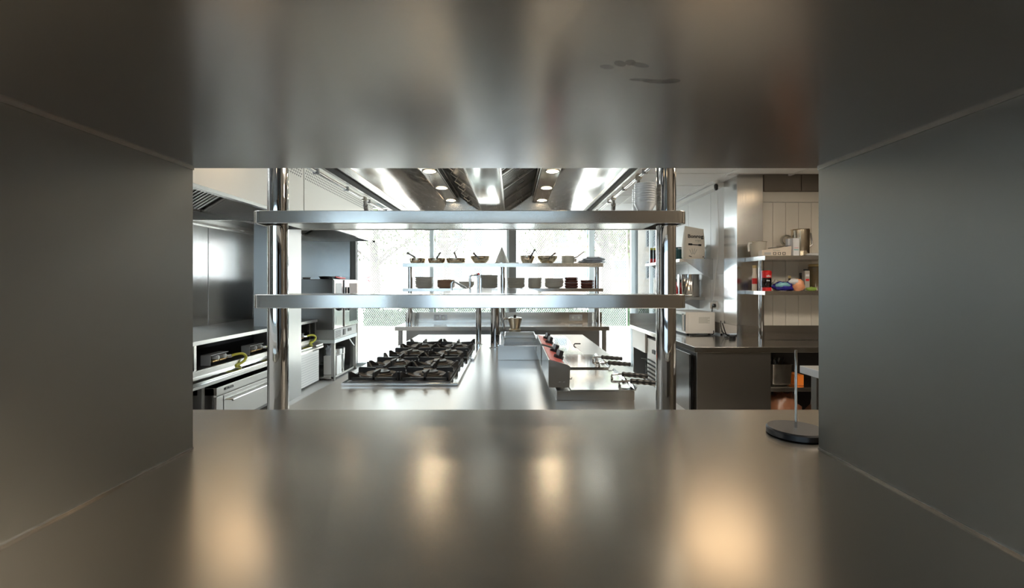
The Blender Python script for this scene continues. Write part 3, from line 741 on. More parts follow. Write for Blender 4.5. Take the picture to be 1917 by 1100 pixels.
stack('dinner_plate', plate_mesh('dinner_plate', S(17.5), .024, 'grey_plate', .68), 915.5, 11, .0143, 'grey dinner plate in the tallest stack beside the centre post', 'plate', 'tall plate stack')
stack('dinner_plate', plate_mesh('dinner_plate', S(16.8), .022, 'grey_plate', .72), 966.5, 9, .0138, 'grey dinner plate in the stack under the small deep pan', 'plate', 'plates past the centre post')
stack('side_plate', plate_mesh('side_plate', S(13), .022, 'grey_plate', .80), 1001, 9, .0135, 'small grey side plate in the narrow stack', 'plate', 'side plates')
stack('white_bowl', plate_mesh('white_bowl', S(18), .045, 'pale_bowl', .62), 1037, 5, .020, 'pale wide bowl in the stack beside the brown clay dishes', 'bowl', 'pale wide bowls')
cz = MB().lathe([(0, 0), (S(10), 0), (S(12.2), .006), (S(12.6), .028), (S(12.2), .034), (S(11.5), .030), (S(10.8), .01), (0, .008)], n=36)
for a in (-1, 1): cz.obox((0, a * (S(12.4) + .004), .022), (.032, .012, .012))
cz = cz.mesh('clay_dish', 'terracotta')
def stack_clay(px_, n, label, group):
    for k in range(n):
        tag(put('clay_dish', cz, (PX(px_, 5.79), 5.79, zl + k * .0345)), label + ', ' + nth(k, n), 'dish', group)
stack_clay(1069.5, 4, 'dark red clay dish in the taller pile', 'taller clay dish pile'); stack_clay(1099, 3, 'dark red clay dish in the low pile by the end post', 'low clay dish pile')

# white bowls on the front overshelf
zb_ = PZ(393.5, 1.6) + .0006
bme = plate_mesh('sauce_bowl', .0395, .036, 'porcelain', .48, 1.3)
for k in range(9):
    tag(put('sauce_bowl', bme, (PX(1207.5, 1.664), 1.664, zb_ + k * .0085)), 'small white sauce bowl in the pile against the chrome post, ' + nth(k, 9), 'bowl', 'front pile of sauce bowls')
for k in range(9):
    tag(put('sauce_bowl', bme, (PX(1203, 1.752), 1.752, zb_ + k * .0085)), 'small white sauce bowl in the pile half hidden behind another, ' + nth(k, 9), 'bowl', 'rear pile of sauce bowls')

# ================================================================ LEFT RANGE
LX = -2.82
lc = thing('cooking_bench', 'long steel bench with open dark gas bay along the steel wall', 'bench', (-3.3, 5.0, 0))
MB().box(XL + .002, LX, 3.2, 6.60, .862, .90).build('worktop', 'steel_top', lc, bevel=.002)
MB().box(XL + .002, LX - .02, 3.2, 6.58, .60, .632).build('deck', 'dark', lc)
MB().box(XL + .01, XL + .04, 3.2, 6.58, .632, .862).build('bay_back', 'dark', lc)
MB().box(LX - .03, LX + .005, 3.2, 6.62, .578, .636).build('front_rail', 'steel_y', lc, bevel=.002)
MB().prism([(LX + .005, .585), (LX + .07, .548), (LX + .07, .538), (LX + .075, .520), (LX - .02, .520), (LX - .02, .585)], 'y', 3.2, 6.62).build('rail_ledge', 'steel_polish', lc)
MB().box(LX - .02, LX + .078, 3.2, 6.62, .492, .516).build('rail_lip', 'steel_y', lc, bevel=.002)
for y in (4.08, 6.40):
    MB().box(LX - .06, LX - .03, y, y + .03, .632, .862).build('upright', 'steel', lc)
MB().box(XL + .01, LX - .02, 6.56, 6.60, .0, .862).build('end_panel', 'steel_dark', lc)
for y in (3.22, 4.18, 6.55):
    MB().box(LX - .07, LX - .03, y, y + .04, 0, .50).build('leg', 'steel_dark', lc)
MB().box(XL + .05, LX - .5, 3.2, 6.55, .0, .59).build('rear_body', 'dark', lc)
# gas regulators with yellow hoses
def regulator(y0, x, label):
    t = thing('gas_regulator', label, 'gas regulator', (x, y0 + .1, .632), 'gas regulators in the bench bay')
    pts = [(x - .10, .634), (x - .10, .725), (x - .092, .735), (x - .01, .735), (x, .728), (x, .634), (x - .006, .634), (x - .006, .724), (x - .012, .729), (x - .09, .729), (x - .094, .722), (x - .094, .634)]
    m = MB().prism([(x - .10, .634), (x - .10, .728), (x - .004, .728), (x - .004, .634)], 'y', y0, y0 + .006)
    m.box(x - .10, x, y0, y0 + .27, .728, .735).build('bracket', 'grey_bracket', t, bevel=.004)
    for k in range(2):
        yy = y0 + .09 + .11 * k
        MB().cyl((x - .04, yy, .700), (x + .012, yy, .700), .024, n=20).cyl((x + .012, yy, .700), (x + .018, yy, .700), .017, n=16).build('valve_knob', 'grey_plastic', t)
        MB().cyl((x - .02, yy - .05, .668), (x - .02, yy + .05, .668), .012, n=12).cyl((x - .02, yy, .668), (x - .02, yy, .70), .010, n=12).build('fitting', 'brass', t)
    MB().cyl((x - .01, y0 + .25, .684), (x + .01, y0 + .29, .684), .020, n=14).build('coupling', 'chrome', t)
    e = y0 + .29
    MB().tube(smooth([(x + .01, e, .684), (x + .035, e + .05, .694), (x + .062, e + .11, .690), (x + .078, e + .145, .660), (x + .078, e + .13, .622), (x + .066, e + .08, .596), (x + .05, e + .02, .584)]), .0135, 10).build('hose', 'yellow_hose', t)
regulator(4.33, -2.865, 'grey gas regulator with yellow hose nearest the hatch in the bench bay')
regulator(4.98, -2.865, 'grey gas regulator with yellow hose partly behind the chrome post')
regulator(6.02, -2.865, 'gas regulator with long yellow hose past the steel pillar')
# under-bench oven with bar handle
ov = thing('undercounter_oven', 'low steel oven with long bar handle under the bench', 'oven', (-3.0, 4.85, 0))
ox_ = -2.775; y0, y1, zt = 4.28, 5.42, .436
MB().box(-3.28, ox_ - .03, y0, y1, .02, zt - .01).build('carcass', 'steel_dark', ov)
MB().box(-3.28, ox_, y0, y1, zt - .075, zt).build('top_fascia', 'steel', ov, bevel=.004)
dr = MB().box(ox_ - .03, ox_ - .002, y0, y1, .06, zt - .090).build('door', 'steel_y', ov, bevel=.003)
MB().box(ox_ - .003, ox_ + .001, y0 + .10, y0 + .104, .06, zt - .092).build('door_seam', 'dark', ov)
MB().tube([(ox_ + .045, y0 + .17, zt - .155), (ox_ + .045, y1 - .1, zt - .155)], .010, 12).build('bar', 'chrome', dr)
for y in (y0 + .2, y1 - .14): MB().cyl((ox_ - .003, y, zt - .155), (ox_ + .045, y, zt - .155), .008, n=10).build('bar_bracket', 'steel_pan', dr)
text('METALUCA', .035, 'ink', (ox_ + .001, y0 + .18, zt - .035), (math.pi / 2, 0, math.pi / 2), ov, bold=.0008, sx=.85)
# tall stainless pillar between the two bench bays
pl = struct('pillar', MB().box(PX(475, 5.47), PX(541, 5.47), 5.47, 5.79, 0, 2.13), 'steel_pillar', bevel=.002)
# perforated door unit past the pillar
pd = thing('perforated_cabinet', 'white perforated-front cabinet under the bench past the steel pillar', 'cabinet', (-3.0, 6.35, 0))
MB().box(-3.28, -2.80, 5.80, 6.545, .02, .545).build('carcass', 'steel_dark', pd)
dr = MB().box(-2.80, -2.775, 5.81, 6.54, .03, .54).build('door', 'white_plastic', pd, bevel=.003)
MB().box(-2.775, -2.765, 5.82, 6.30, .475, .505).build('handle_strip', 'steel', dr); MB().box(-2.775, -2.768, 6.33, 6.52, .470, .515).build('latch', 'black', dr)
hm = MB()
for i in range(24):
    for j in range(12):
        y = 5.83 + .029 * i + (.015 if j % 2 else 0); z = .06 + .033 * j
        hm.add([(-2.7744, y - .006, z - .006), (-2.7744, y + .006, z - .006), (-2.7744, y + .006, z + .006), (-2.7744, y - .006, z + .006)], [(0, 1, 2, 3)])
hm.build('perforation', 'grey_plastic', dr, kind='stuff')
# combi oven on its stand
OX, oy_0, oy_1 = -2.60, 6.62, 7.62
cb = thing('combi_oven', 'tall steel combi oven with knob panel standing beside the window', 'oven', (-2.95, 7.1, .58))
MB().box(-3.35, OX, oy_0, oy_1, .745, 1.48).build('body', 'steel_dark', cb, bevel=.004)
MB().box(OX, OX + .012, oy_0 + .01, oy_0 + .36, .755, 1.47).build('control_panel', 'steel_polish', cb, bevel=.002)
MB().box(OX + .012, OX + .014, oy_0 + .06, oy_0 + .30, 1.25, 1.42).build('display', 'grey_plastic', cb)
MB().box(OX + .012, OX + .014, oy_0 + .08, oy_0 + .30, .83, .93).build('label_plate', 'steel', cb)
for z in (1.16, 1.05):
    MB().cyl((OX + .012, oy_0 + .19, z), (OX + .03, oy_0 + .19, z), .042, n=24).cyl((OX + .03, oy_0 + .19, z), (OX + .055, oy_0 + .19, z), .030, n=20).build('knob', 'black', cb)
dr = MB().box(OX, OX + .03, oy_0 + .38, oy_1, .755, 1.47).build('door', 'steel_polish', cb, bevel=.003)
MB().box(OX + .03, OX + .032, oy_0 + .58, oy_1 - .08, .82, 1.42).build('door_glass', 'black_gloss', dr)
MB().box(OX + .04, OX + .07, oy_0 + .46, oy_0 + .50, 1.0, 1.36).build('handle', 'black', dr)
v = MB().box(-3.3, OX + .01, oy_0 + .02, oy_1 - .05, .60, .742).build('base_drawer', 'grey_bracket', cb, bevel=.003)
for k in range(6): MB().box(OX + .01, OX + .013, oy_0 + .05, oy_0 + .26, .620 + .018 * k, .628 + .018 * k).build('louvre', 'black', v)
MB().box(OX + .01, OX + .02, oy_0 + .36, oy_0 + .44, .63, .72).build('rocker_switch', 'black', v); MB().box(OX + .01, OX + .02, oy_0 + .56, oy_0 + .70, .665, .71).build('pull', 'black', v)
st_ = thing('oven_stand', 'open steel stand carrying the combi oven', 'stand', (-2.95, 7.1, 0))
MB().box(-3.3, OX + .02, oy_0, oy_1 - .04, .545, .598).build('top_frame', 'frame_white', st_, bevel=.002)
for y in (oy_0, oy_1 - .09):
    for x in (-3.28, OX - .03): MB().box(x, x + .045, y, y + .045, 0, .545).build('leg', 'steel_dark', st_)
MB().tube([(OX - .01, oy_1 - .08, .38), (OX - .01, oy_1 - .34, .545)], .012, 8).build('brace', 'steel', st_)
MB().box(-3.3, OX, oy_0, oy_1 - .04, .03, .06).build('bottom_shelf', 'steel', st_)
bi = thing('waste_bin', 'round steel waste bin with black lid under the oven stand', 'bin', (-2.80, 7.22, .06))
MB().lathe([(0, .062), (.115, .062), (.13, .40), (.12, .40), (0, .39)], (-2.78, 7.2, 0), 32).build('body', 'steel', bi)
MB().lathe([(0, .425), (.06, .43), (.125, .418), (.136, .40), (.128, .398)], (-2.78, 7.2, 0), 32).cyl((-2.78, 7.10, .425), (-2.78, 7.10, .445), .02, n=12).build('lid', 'black', bi)
bo = thing('paper_carton', 'white carton of crumpled paper beside the waste bin', 'carton', (-2.7, 6.86, .06))
MB().box(-2.80, -2.60, 6.76, 6.92, .062, .34).build('box', 'white_plastic', bo, bevel=.004)
MB().blob((-2.72, 6.84, .40), (.07, .06, .09), .5, 2.5, 4, 16, 10).build('paper', 'carton_white', bo)
MB().obox((-2.58, 6.9, .35), (.07, .10, .006), (0, -.3, 0)).build('flap', 'white_plastic', bo)
# things on the combi oven
gp = thing('griddle_pan', 'black pan with red grip lying on the combi oven', 'pan', (-2.8, 6.8, 1.48))
MB().lathe([(0, 1.481), (.09, 1.481), (.115, 1.522), (.108, 1.522), (.085, 1.490), (0, 1.490)], (-2.75, 6.76, 0), 28).build('body', 'black', gp)
MB().tube([(-2.65, 6.83, 1.515), (-2.62, 6.98, 1.50), (-2.615, 7.12, 1.498)], [.009, .014, .012], 8).build('grip', 'red', gp)
o = MB().blob((-2.72, 7.12, 1.505), (.06, .10, .024), .4, 3, 8, 18, 10).build('folded_cloth', 'film'); tag(o, 'crumpled grey cloth beside the black pan on the combi oven', 'cloth')
o = MB().lathe([(0, 1.481), (.05, 1.481), (.06, 1.51), (.055, 1.51), (0, 1.488)], (-3.06, 6.78, 0), 20).build('small_dish', 'grey_plate'); tag(o, 'small dish on the combi oven half hidden by the steel pillar', 'dish')

# left wall hoods
HX = -2.35; hb, ht_ = 2.13, 2.76
def wall_hood(y0, y1, label, holes):
    t = thing('wall_hood', label, 'extraction hood', (-3.05, (y0 + y1) / 2, hb), 'wall hoods over the bench')
    fp = MB().box(HX - .012, HX, y0, y1, hb + .03, ht_ + .04).build('front_panel', 'hood_white', t)
    MB().box(HX - .05, HX + .004, y0, y1, hb, hb + .03).build('front_gutter', 'steel_y', t, bevel=.002)
    MB().box(XL + .005, HX - .012, y1 - .012, y1, hb + .0, ht_).build('end_panel', 'steel', t); MB().box(XL + .005, HX - .012, y0, y0 + .012, hb, ht_).build('end_panel', 'steel', t)
    MB().box(XL + .005, HX - .012, y0, y1, ht_, ht_ + .012).build('top_panel', 'steel', t)
    MB().prism([(HX - .05, hb + .02), (HX - .06, hb + .02), (HX - .50, hb + .42), (HX - .49, hb + .43)], 'y', y0 + .012, y1 - .012).build('inner_slope', 'steel_dark', t)
    MB().box(XL + .005, XL + .06, y0 + .012, y1 - .012, hb, hb + .03).build('rear_gutter', 'steel_y', t)
    # sloped baffle filters at the back
    a, b = Vector((XL + .30, 0, hb + .12)), Vector((HX - .55, 0, hb + .48)); L = (b - a).length; ang = math.atan2(b.z - a.z, b.x - a.x); c_ = (a + b) / 2
    bk = MB().obox((c_.x, (y0 + y1) / 2, c_.z + .03), (L + .05, y1 - y0 - .03, .004), (0, -ang, 0)).build('filter_backing', 'dark', t)
    MB().box(XL + .005, XL + .30, y0 + .02, y1 - .02, hb + .09, hb + .12).build('filter_ledge', 'steel_dark', t)
    bme = MB().cyl((-L / 2, 0, 0), (L / 2, 0, 0), .015, n=10).mesh('baffle', 'baffle'); y = y0 + .06
    while y < y1 - .05: put('baffle', bme, (c_.x, y, c_.z), bk, (0, -ang, 0)); y += .056
    if holes:
        m = MB(); y = y0 + .03; i = 0
        while y < y1 - .03:
            for j in range(5):
                z = 2.607 + .032 * j; yy = y + (.0225 if j % 2 else 0)
                m.add([(HX + .0006, yy + .010 * math.cos(k * math.pi / 4), z + .010 * math.sin(k * math.pi / 4)) for k in range(8)], [tuple(range(8))])
            y += .045
        m.build('air_holes', 'dark', fp, kind='stuff')
wall_hood(2.6, 5.13, 'white-fronted wall hood over the near half of the bench', True)
wall_hood(5.15, 7.70, 'white-fronted wall hood over the combi oven by the window', True)
o = MB().lathe([(0, 0), (.02, 0), (.02, .03), (0, .03)], (HX + .02, 7.68, hb - .02), 12).build('hood_bumper', 'black', None); tag(o, 'tiny black bumper at the window end of the white wall hood', 'bumper')
# wall panels of the left steel wall
for a, b in ((3.0, 4.35), (4.36, 5.68), (5.69, 6.66), (6.67, 7.70)):
    MB().box(XL, XL + .006, a + .002, b - .002, .90, 2.12).build('wall_panel', 'steel_wall', bpy.data.objects['wall_left'], bevel=.001)

# ================================================================ RIGHT RANGE
RX = 1.49; rc_y0, rc_y1 = 3.71, 5.77; PB = 4.18
rc = thing('corner_counter', 'L-shaped stainless counter with upstands along the tiled wall', 'counter', (1.8, 4.6, 0))
MB().prism([(RX, rc_y1), (RX, rc_y0), (3.15, rc_y0), (3.15, PB), (XR - .002, PB), (XR - .002, rc_y1)], 'z', .855, .90).build('worktop', 'steel_counter', rc, bevel=.003)
MB().box(XR + .0, 3.15, PB, PB + .015, .90, PZ(609, PB)).build('upstand', 'steel', rc, bevel=.0015)
MB().box(XR - .016, XR - .001, PB - .002, rc_y1, .90, 1.03).build('upstand', 'steel_polish', rc); MB().box(RX, XR - .016, rc_y1 - .015, rc_y1, .90, 1.04).build('upstand', 'steel_wall', rc)
MB().box(RX + .03, PX(1443, 3.735), rc_y0 + .025, rc_y0 + .04, .02, .855).build('end_panel', 'steel_dark', rc)
MB().box(PX(1443, 3.735) - .015, PX(1443, 3.735), rc_y0 + .03, PB, .02, .855).build('bay_side', 'steel_dark', rc)
MB().box(PX(1443, 3.735), 3.1, rc_y0 + .06, PB - .02, PZ(732, 3.78), PZ(724.5, 3.78)).build('bay_shelf', 'steel', rc, bevel=.002)
MB().box(PX(1443, 3.735), 3.1, PB - .02, PB, .02, .855).build('bay_back', 'dark', rc)
MB().box(RX + .03, RX + .05, 5.2, rc_y1 - .02, .625, .855).build('apron', 'white_plastic', rc)
MB().box(RX + .55, XR - .01, rc_y0 + .04, rc_y1 - .02, .02, .855).build('rear_body', 'steel_dark', rc)
MB().box(RX + .04, XR - .01, rc_y1 - .04, rc_y1 - .02, .02, .855).build('far_panel', 'steel_dark', rc)
fg = thing('undercounter_fridge', 'steel undercounter fridge door at the counter corner', 'fridge', (1.75, 4.1, 0))
MB().box(RX + .05, RX + .52, 3.80, 4.72, .08, .85).build('carcass', 'dark', fg)
dr = MB().box(RX + .022, RX + .05, 3.86, 4.26, .12, .82).build('door', 'steel_wall', fg, bevel=.003)
MB().box(RX + .008, RX + .024, 3.815, 3.85, .12, .82).build('handle_strip', 'black_gloss', dr)
dr = MB().box(RX + .022, RX + .05, 4.29, 4.70, .12, .82).build('door', 'steel_wall', fg, bevel=.003)
MB().box(RX + .008, RX + .024, 4.265, 4.285, .12, .82).build('handle_strip', 'black_gloss', dr)
# louvred appliance past the fridge
la = thing('louvred_ice_maker', 'pale louvred ice maker under the counter past the fridge', 'ice maker', (1.75, 4.95, 0))
MB().box(RX + .05, RX + .5, 4.76, 5.18, .05, .80).build('body', 'white_plastic', la, bevel=.004)
for k in range(9): MB().box(RX + .035, RX + .05, 4.80, 5.14, .20 + .045 * k, .212 + .045 * k).build('louvre', 'dark', la)
MB().box(RX + .03, RX + .05, 4.85, 4.95, .66, .70).build('grip', 'black', la)
jn = thing('niche_tap', 'small chrome tap in the dark niche under the counter end', 'tap', (1.66, 5.42, .02))
MB().box(RX + .06, RX + .30, 5.22, 5.72, .02, .04).build('base_plate', 'steel_dark', jn)
MB().cyl((RX + .14, 5.3, .04), (RX + .14, 5.3, .55), .03, n=16).tube([(RX + .14, 5.3, .52), (RX + .10, 5.38, .53), (RX + .06, 5.44, .525)], .008, 8).build('riser', 'chrome', jn)
o = MB().lathe([(.001, .36), (.05, .36), (.06, .52), (.055, .52), (.046, .366), (.001, .366)], (RX + .10, 5.22, 0), 20).build('measuring_glass', 'clear_plastic'); tag(o, 'clear measuring glass in the niche beside the louvred ice maker', 'glass')
o = MB().box(RX + .055, RX + .2, 5.195, 5.26, .30, .36).build('glass_stand', 'grey_plastic'); tag(o, 'low grey stand under the clear measuring glass', 'stand')
# microwave
mw = thing('microwave', 'white microwave on the counter with its side to the hatch', 'microwave', (1.88, 4.8, .90))
mx0, mx1, my0, my1, mz0, mz1 = 1.745, 2.04, 4.57, 5.02, .915, 1.13
MB().box(mx0 + .02, mx1, my0, my1, mz0, mz1).build('body', 'white_plastic', mw, bevel=.006)
fd = MB().box(mx0, mx0 + .02, my0, my1, mz0, mz1).build('front', 'white_plastic', mw, bevel=.004)
MB().box(mx0 - .002, mx0, my0 + .11, my1 - .02, mz0 + .03, mz1 - .03).build('door_window', 'black_gloss', fd)
MB().box(mx0 - .004, mx0, my0 + .01, my0 + .09, mz0 + .02, mz1 - .02).build('control_strip', 'black', fd)
MB().tube([(mx0, my0 + .012, mz1 - .02), (mx0 - .02, my0 + .014, mz1 - .03), (mx0 - .02, my0 + .014, mz0 + .03), (mx0, my0 + .012, mz0 + .02)], .006, 8).build('handle', 'white_plastic', fd)
MB().box(1.80, 2.01, my0 - .0015, my0, mz0 + .035, mz1 - .025).build('side_press', 'white_plastic', mw, bevel=.001)
nm = MB()
for k in range(7): nm.box(1.875, 1.985 - .02 * (k % 3 == 2), my0 - .0022, my0 - .0015, 1.075 - .009 * k, 1.079 - .009 * k)
nm.build('rating_print', 'ink_pale', mw, kind='stuff')
for x in (mx0 + .04, mx1 - .04): MB().cyl((x, my0 + .05, .90), (x, my0 + .05, mz0), .012, n=10).build('foot', 'black', mw); MB().cyl((x, my1 - .05, .90), (x, my1 - .05, mz0), .012, n=10).build('foot', 'black', mw)
# socket, charger and leads
so = thing('wall_socket', 'white socket on the tiled wall above the microwave lead', 'socket', (XR - .004, 4.65, PZ(571.5, 4.65)))
zs_ = PZ(571.5, 4.65)
MB().box(XR - .010, XR - .0005, 4.60, 4.72, zs_ - .04, zs_ + .04).build('faceplate', 'white_plastic', so, bevel=.002)
MB().cyl((XR - .010, 4.635, zs_), (XR - .035, 4.635, zs_), .019, n=16).build('plug', 'black', so)
MB().box(XR - .04, XR - .010, 4.685, 4.715, zs_ - .035, zs_ + .03).build('charger', 'white_plastic', so)
ld = MB().tube(smooth([(XR - .035, 4.635, zs_), (XR - .05, 4.62, zs_ - .06), (XR - .048, 4.61, .99), (XR - .07, 4.54, .92), (XR - .15, 4.49, .906), (XR - .27, 4.48, .906), (XR - .32, 4.50, .908), (XR - .24, 4.53, .906), (XR - .12, 4.50, .906)]), .005, 8).build('power_lead', 'black')
tag(ld, 'black power lead looping from the socket onto the counter', 'cable')
ld = MB().tube(smooth([(XR - .02, 4.49, PZ(600, 4.5)), (XR - .03, 4.46, .98), (XR - .03, 4.40, .92), (XR - .06, 4.32, .908), (XR - .05, 4.27, .908)]), .005, 8).box(XR - .04, XR - .017, 4.25, 4.28, .9005, .93).build('power_lead', 'black')
tag(ld, 'black lead with small plug block lying in the counter corner', 'cable')
cpts = [(XR - .02, 4.70, zs_ + .03)]
for k in range(16):
    t = k / 15; z = zs_ + .06 + (2.33 - zs_ - .06) * t
    cpts.append((XR - .006 - .004 * math.sin(t * 9), 4.69 - .06 * math.sin(t * 3.1) - .10 * t, z))
ld = MB().tube(cpts, .0028, 6).build('white_cable', 'white_plastic'); tag(ld, 'thin white cable running down the tiled wall from the camera', 'cable')
yc_ = 4.42; scx = PX(1340.5, yc_)
sc = thing('security_camera', 'small black security camera hanging at the ceiling edge', 'security camera', (scx, yc_, 2.31))
zc_ = PZ(350, yc_)
MB().lathe([(0, zc_ - .032), (.012, zc_ - .030), (.018, zc_ - .018), (.018, zc_ + .018), (.012, zc_ + .030), (0, zc_ + .032)], (scx, yc_, 0), 20).build('body', 'black', sc)
MB().cyl((scx, yc_, zc_ + .03), (scx, yc_, zc_ + .042), .006, n=10).lathe([(.006, zc_ + .04), (.034, ZR - .003), (.034, ZR - .001), (0, ZR - .001)], (scx, yc_, 0), 20).build('mount', 'white_plastic', sc)

# wall shelf with bag
wx0, wy0, wy1, wz = 1.733, 4.71, 5.92, PZ(484, 4.71)
def bracket_shelf(y0, y1, zt, hb_, yb_list, label):
    t = thing('wall_shelf', label, 'shelf', (1.9, (y0 + y1) / 2, zt))
    MB().box(wx0, XR - .0005, y0, y1, zt - .032, zt).build('shelf_board', 'steel_y', t, bevel=.0015)
    for y in yb_list:
        MB().prism([(wx0 + .03, zt - .002), (XR - .0005, zt - .002), (XR - .0005, zt - hb_), (XR - .02, zt - hb_)], 'y', y - .002, y + .002).build('bracket', 'steel_wall', t)
bracket_shelf(wy0, wy1, wz, .216, (wy0 - .0025, wy1 - .03), 'steel wall shelf with triangular brackets carrying the flour bag')
zls = PZ(556, 4.9)
bracket_shelf(4.90, 5.9, zls, .13, (5.05, 5.8), 'lower steel wall shelf carrying the tall pot')
# flour bag
bg_ = thing('flour_bag', 'white paper flour bag with black lettering on the wall shelf', 'bag', (1.92, 4.775, wz))
cxb = PX(1297.5, 4.775)
rings = []
for z, hx_, hy_, dx in ((0, .105, .045, 0), (.02, .112, .05, 0), (.12, .112, .052, 0), (.22, .104, .048, .004), (.275, .100, .032, .006), (.315, .098, .010, .010), (.33, .097, .004, .012)):
    pts = [(cxb + dx + a, 4.775 + b) for a, b in rrect(hx_, hy_, min(hx_, hy_) * .6, 3)]
    rings.append([(x, y, wz + .0005 + z + (.0 if z < .25 else -(x - cxb) * .18) + .004 * noise.noise(Vector((x * 25, y * 25, z * 20)))) for x, y in pts])
MB().loft(rings).build('paper_sack', 'paper_bag', bg_)
text('Bonrog', .054, 'ink', (cxb + .006, 4.775 - .0475, wz + .232), (math.radians(82), .02, 0), bg_, bold=.0012, sx=1.0)
text('trigo', .030, 'ink_pale', (cxb + .03, 4.775 - .0515, wz + .19), (math.radians(85), .02, 0), bg_)
MB().obox((cxb - .005, 4.775 - .0525, wz + .145), (.13, .002, .010), (0, .06, 0)).obox((cxb - .05, 4.775 - .0525, wz + .150), (.04, .002, .020), (0, .06, 0)).obox((cxb + .05, 4.775 - .0525, wz + .142), (.03, .002, .018), (0, .06, 0)).build('black_banner', 'ink', bg_)
lf = MB()
for a in (-.5, -.15, .2, .5): lf.obox((cxb - .02 + a * .05, 4.775 - .0525, wz + .07 + .01 * math.cos(a * 3)), (.005, .0015, .06), (0, a * .9, 0))
lf.build('wheat_print', 'ink_pale', bg_)
MB().obox((cxb - .05, 4.775 - .052, wz + .026), (.03, .0015, .008), (0, .3, 0)).build('corner_print', 'ink', bg_)
MB().obox((cxb + .085, 4.775 - .050, wz + .02), (.008, .0015, .014)).build('corner_print', 'ink', bg_)
def jar(name, x, Y, z, R, H, label, body, lid, lidh=.02, cat='jar', neck=None):
    t = thing(name, label, cat, (x, Y, z))
    prof = [(0, z), (R * .95, z), (R, z + .006)] + ([(R, z + H * .62), (neck, z + H * .8), (neck, z + H)] if neck else [(R, z + H - .006), (R * .9, z + H)]) + [(0, z + H)]
    MB().lathe(prof, (x, Y, 0), 24).build('body', body, t)
    r2 = (neck or R * .9) + .002
    MB().lathe([(0, z + H), (r2, z + H), (r2, z + H + lidh), (r2 * .8, z + H + lidh + .003), (0, z + H + lidh + .003)], (x, Y, 0), 20).build('cap', lid, t)
    return t
z0 = wz + .0005
t = jar('tea_canister', 1.858, 5.08, z0, .044, .115, 'teal canister with pale label at the aisle side of the flour bag', 'teal', 'teal', .03, 'canister')
MB().box(1.835, 1.875, 5.032, 5.036, z0 + .122, z0 + .140).build('label_strip', 'carton_white', t)
o = MB().box(1.906, 1.965, 5.02, 5.10, z0, z0 + .165).build('spice_carton', 'orange'); tag(o, 'small orange carton peeking out behind the teal canister', 'carton')
t = jar('tea_canister', 2.035, 4.90, z0, .04, .09, 'teal round-topped canister at the wall side of the flour bag', 'teal', 'teal', .004, 'canister')
MB().blob((2.035, 4.90, z0 + .125), (.042, .042, .036), .05, 2, 3, 20, 12).build('round_top', 'teal', t); MB().box(2.015, 2.045, 4.858, 4.862, z0 + .015, z0 + .035).build('label_strip', 'carton_white', t)
for k, (x, lb) in enumerate(((1.765, 'black tube with yellow cap at the shelf end nearer the aisle'), (1.808, 'black tube with yellow cap beside its twin nearer the wall'))):
    t = thing('spray_tube', lb, 'tube', (x, 5.76, z0), 'yellow-capped tubes')
    MB().cyl((x, 5.76, z0), (x, 5.76, z0 + .055), .017, n=16).build('red_base', 'red', t); MB().cyl((x, 5.76, z0 + .055), (x, 5.76, z0 + .165), .017, n=16).build('tube_body', 'black', t); MB().cyl((x, 5.76, z0 + .165), (x, 5.76, z0 + .192), .018, n=16).build('yellow_cap', 'yellow_hose', t)
zp = zls + .0005
for nm_, X, Y, R, H, lb in (('stock_pot', 1.945, 5.02, .116, .245, 'tall cylindrical steel pot on the lower wall shelf'), ('stock_pot', 2.03, 5.21, .045, .20, 'slim steel canister behind the tall pot')):
    t = thing(nm_, lb, 'pot', (X, Y, zp))
    MB().lathe([(0, zp), (R * .97, zp), (R, zp + .006), (R, zp + .03), (R - .003, zp + .034), (R - .003, zp + H), (R + .002, zp + H + .003), (R - .006, zp + H), (R - .006, zp + .01), (0, zp + .008)], (X, Y, 0), 40).build('body', 'steel_polish', t)
    MB().tube([(X + R - .004, Y - .03, zp + H * .72), (X + R + .012, Y - .03, zp + H * .72), (X + R + .012, Y + .03, zp + H * .72), (X + R - .004, Y + .03, zp + H * .72)], .004, 8).build('handle', 'chrome', t)
jar('sauce_bottle', 1.792, 4.99, zp, .024, .165, 'red sauce bottle with black cap beside the tall pot', 'red', 'black', .03, 'bottle', .014)
jar('sauce_bottle', 1.808, 5.10, zp, .022, .17, 'dark blue sauce bottle with pale cap beside the tall pot', 'blue_dark', 'white_plastic', .035, 'bottle', .012)

# pantry shelf in the alcove
py0, py1, pX0, pX1 = 3.87, 4.195, 2.152, 3.1
ps = thing('pantry_shelf', 'two-tier stainless shelf stacked with groceries in the alcove', 'shelf', (2.6, 4.0, .90))
pz = []
for yt, yb__ in ((478, 486.5), (544.5, 552)):
    zt, zb = PZ(yt, py0), PZ(yb__, py0); pz.append(zt + .0005)
    MB().box(pX0, pX1, py0, py1, zb, zt).build('shelf_board', 'steel_x', ps, bevel=.002)
for x in (2.185, 3.0): MB().cyl((x, 3.99, .90), (x, 3.99, PZ(478, py0) - .03), .0225, n=24).build('post', 'chrome', ps)
A = lambda x, Y=3.95: PX(x, Y)
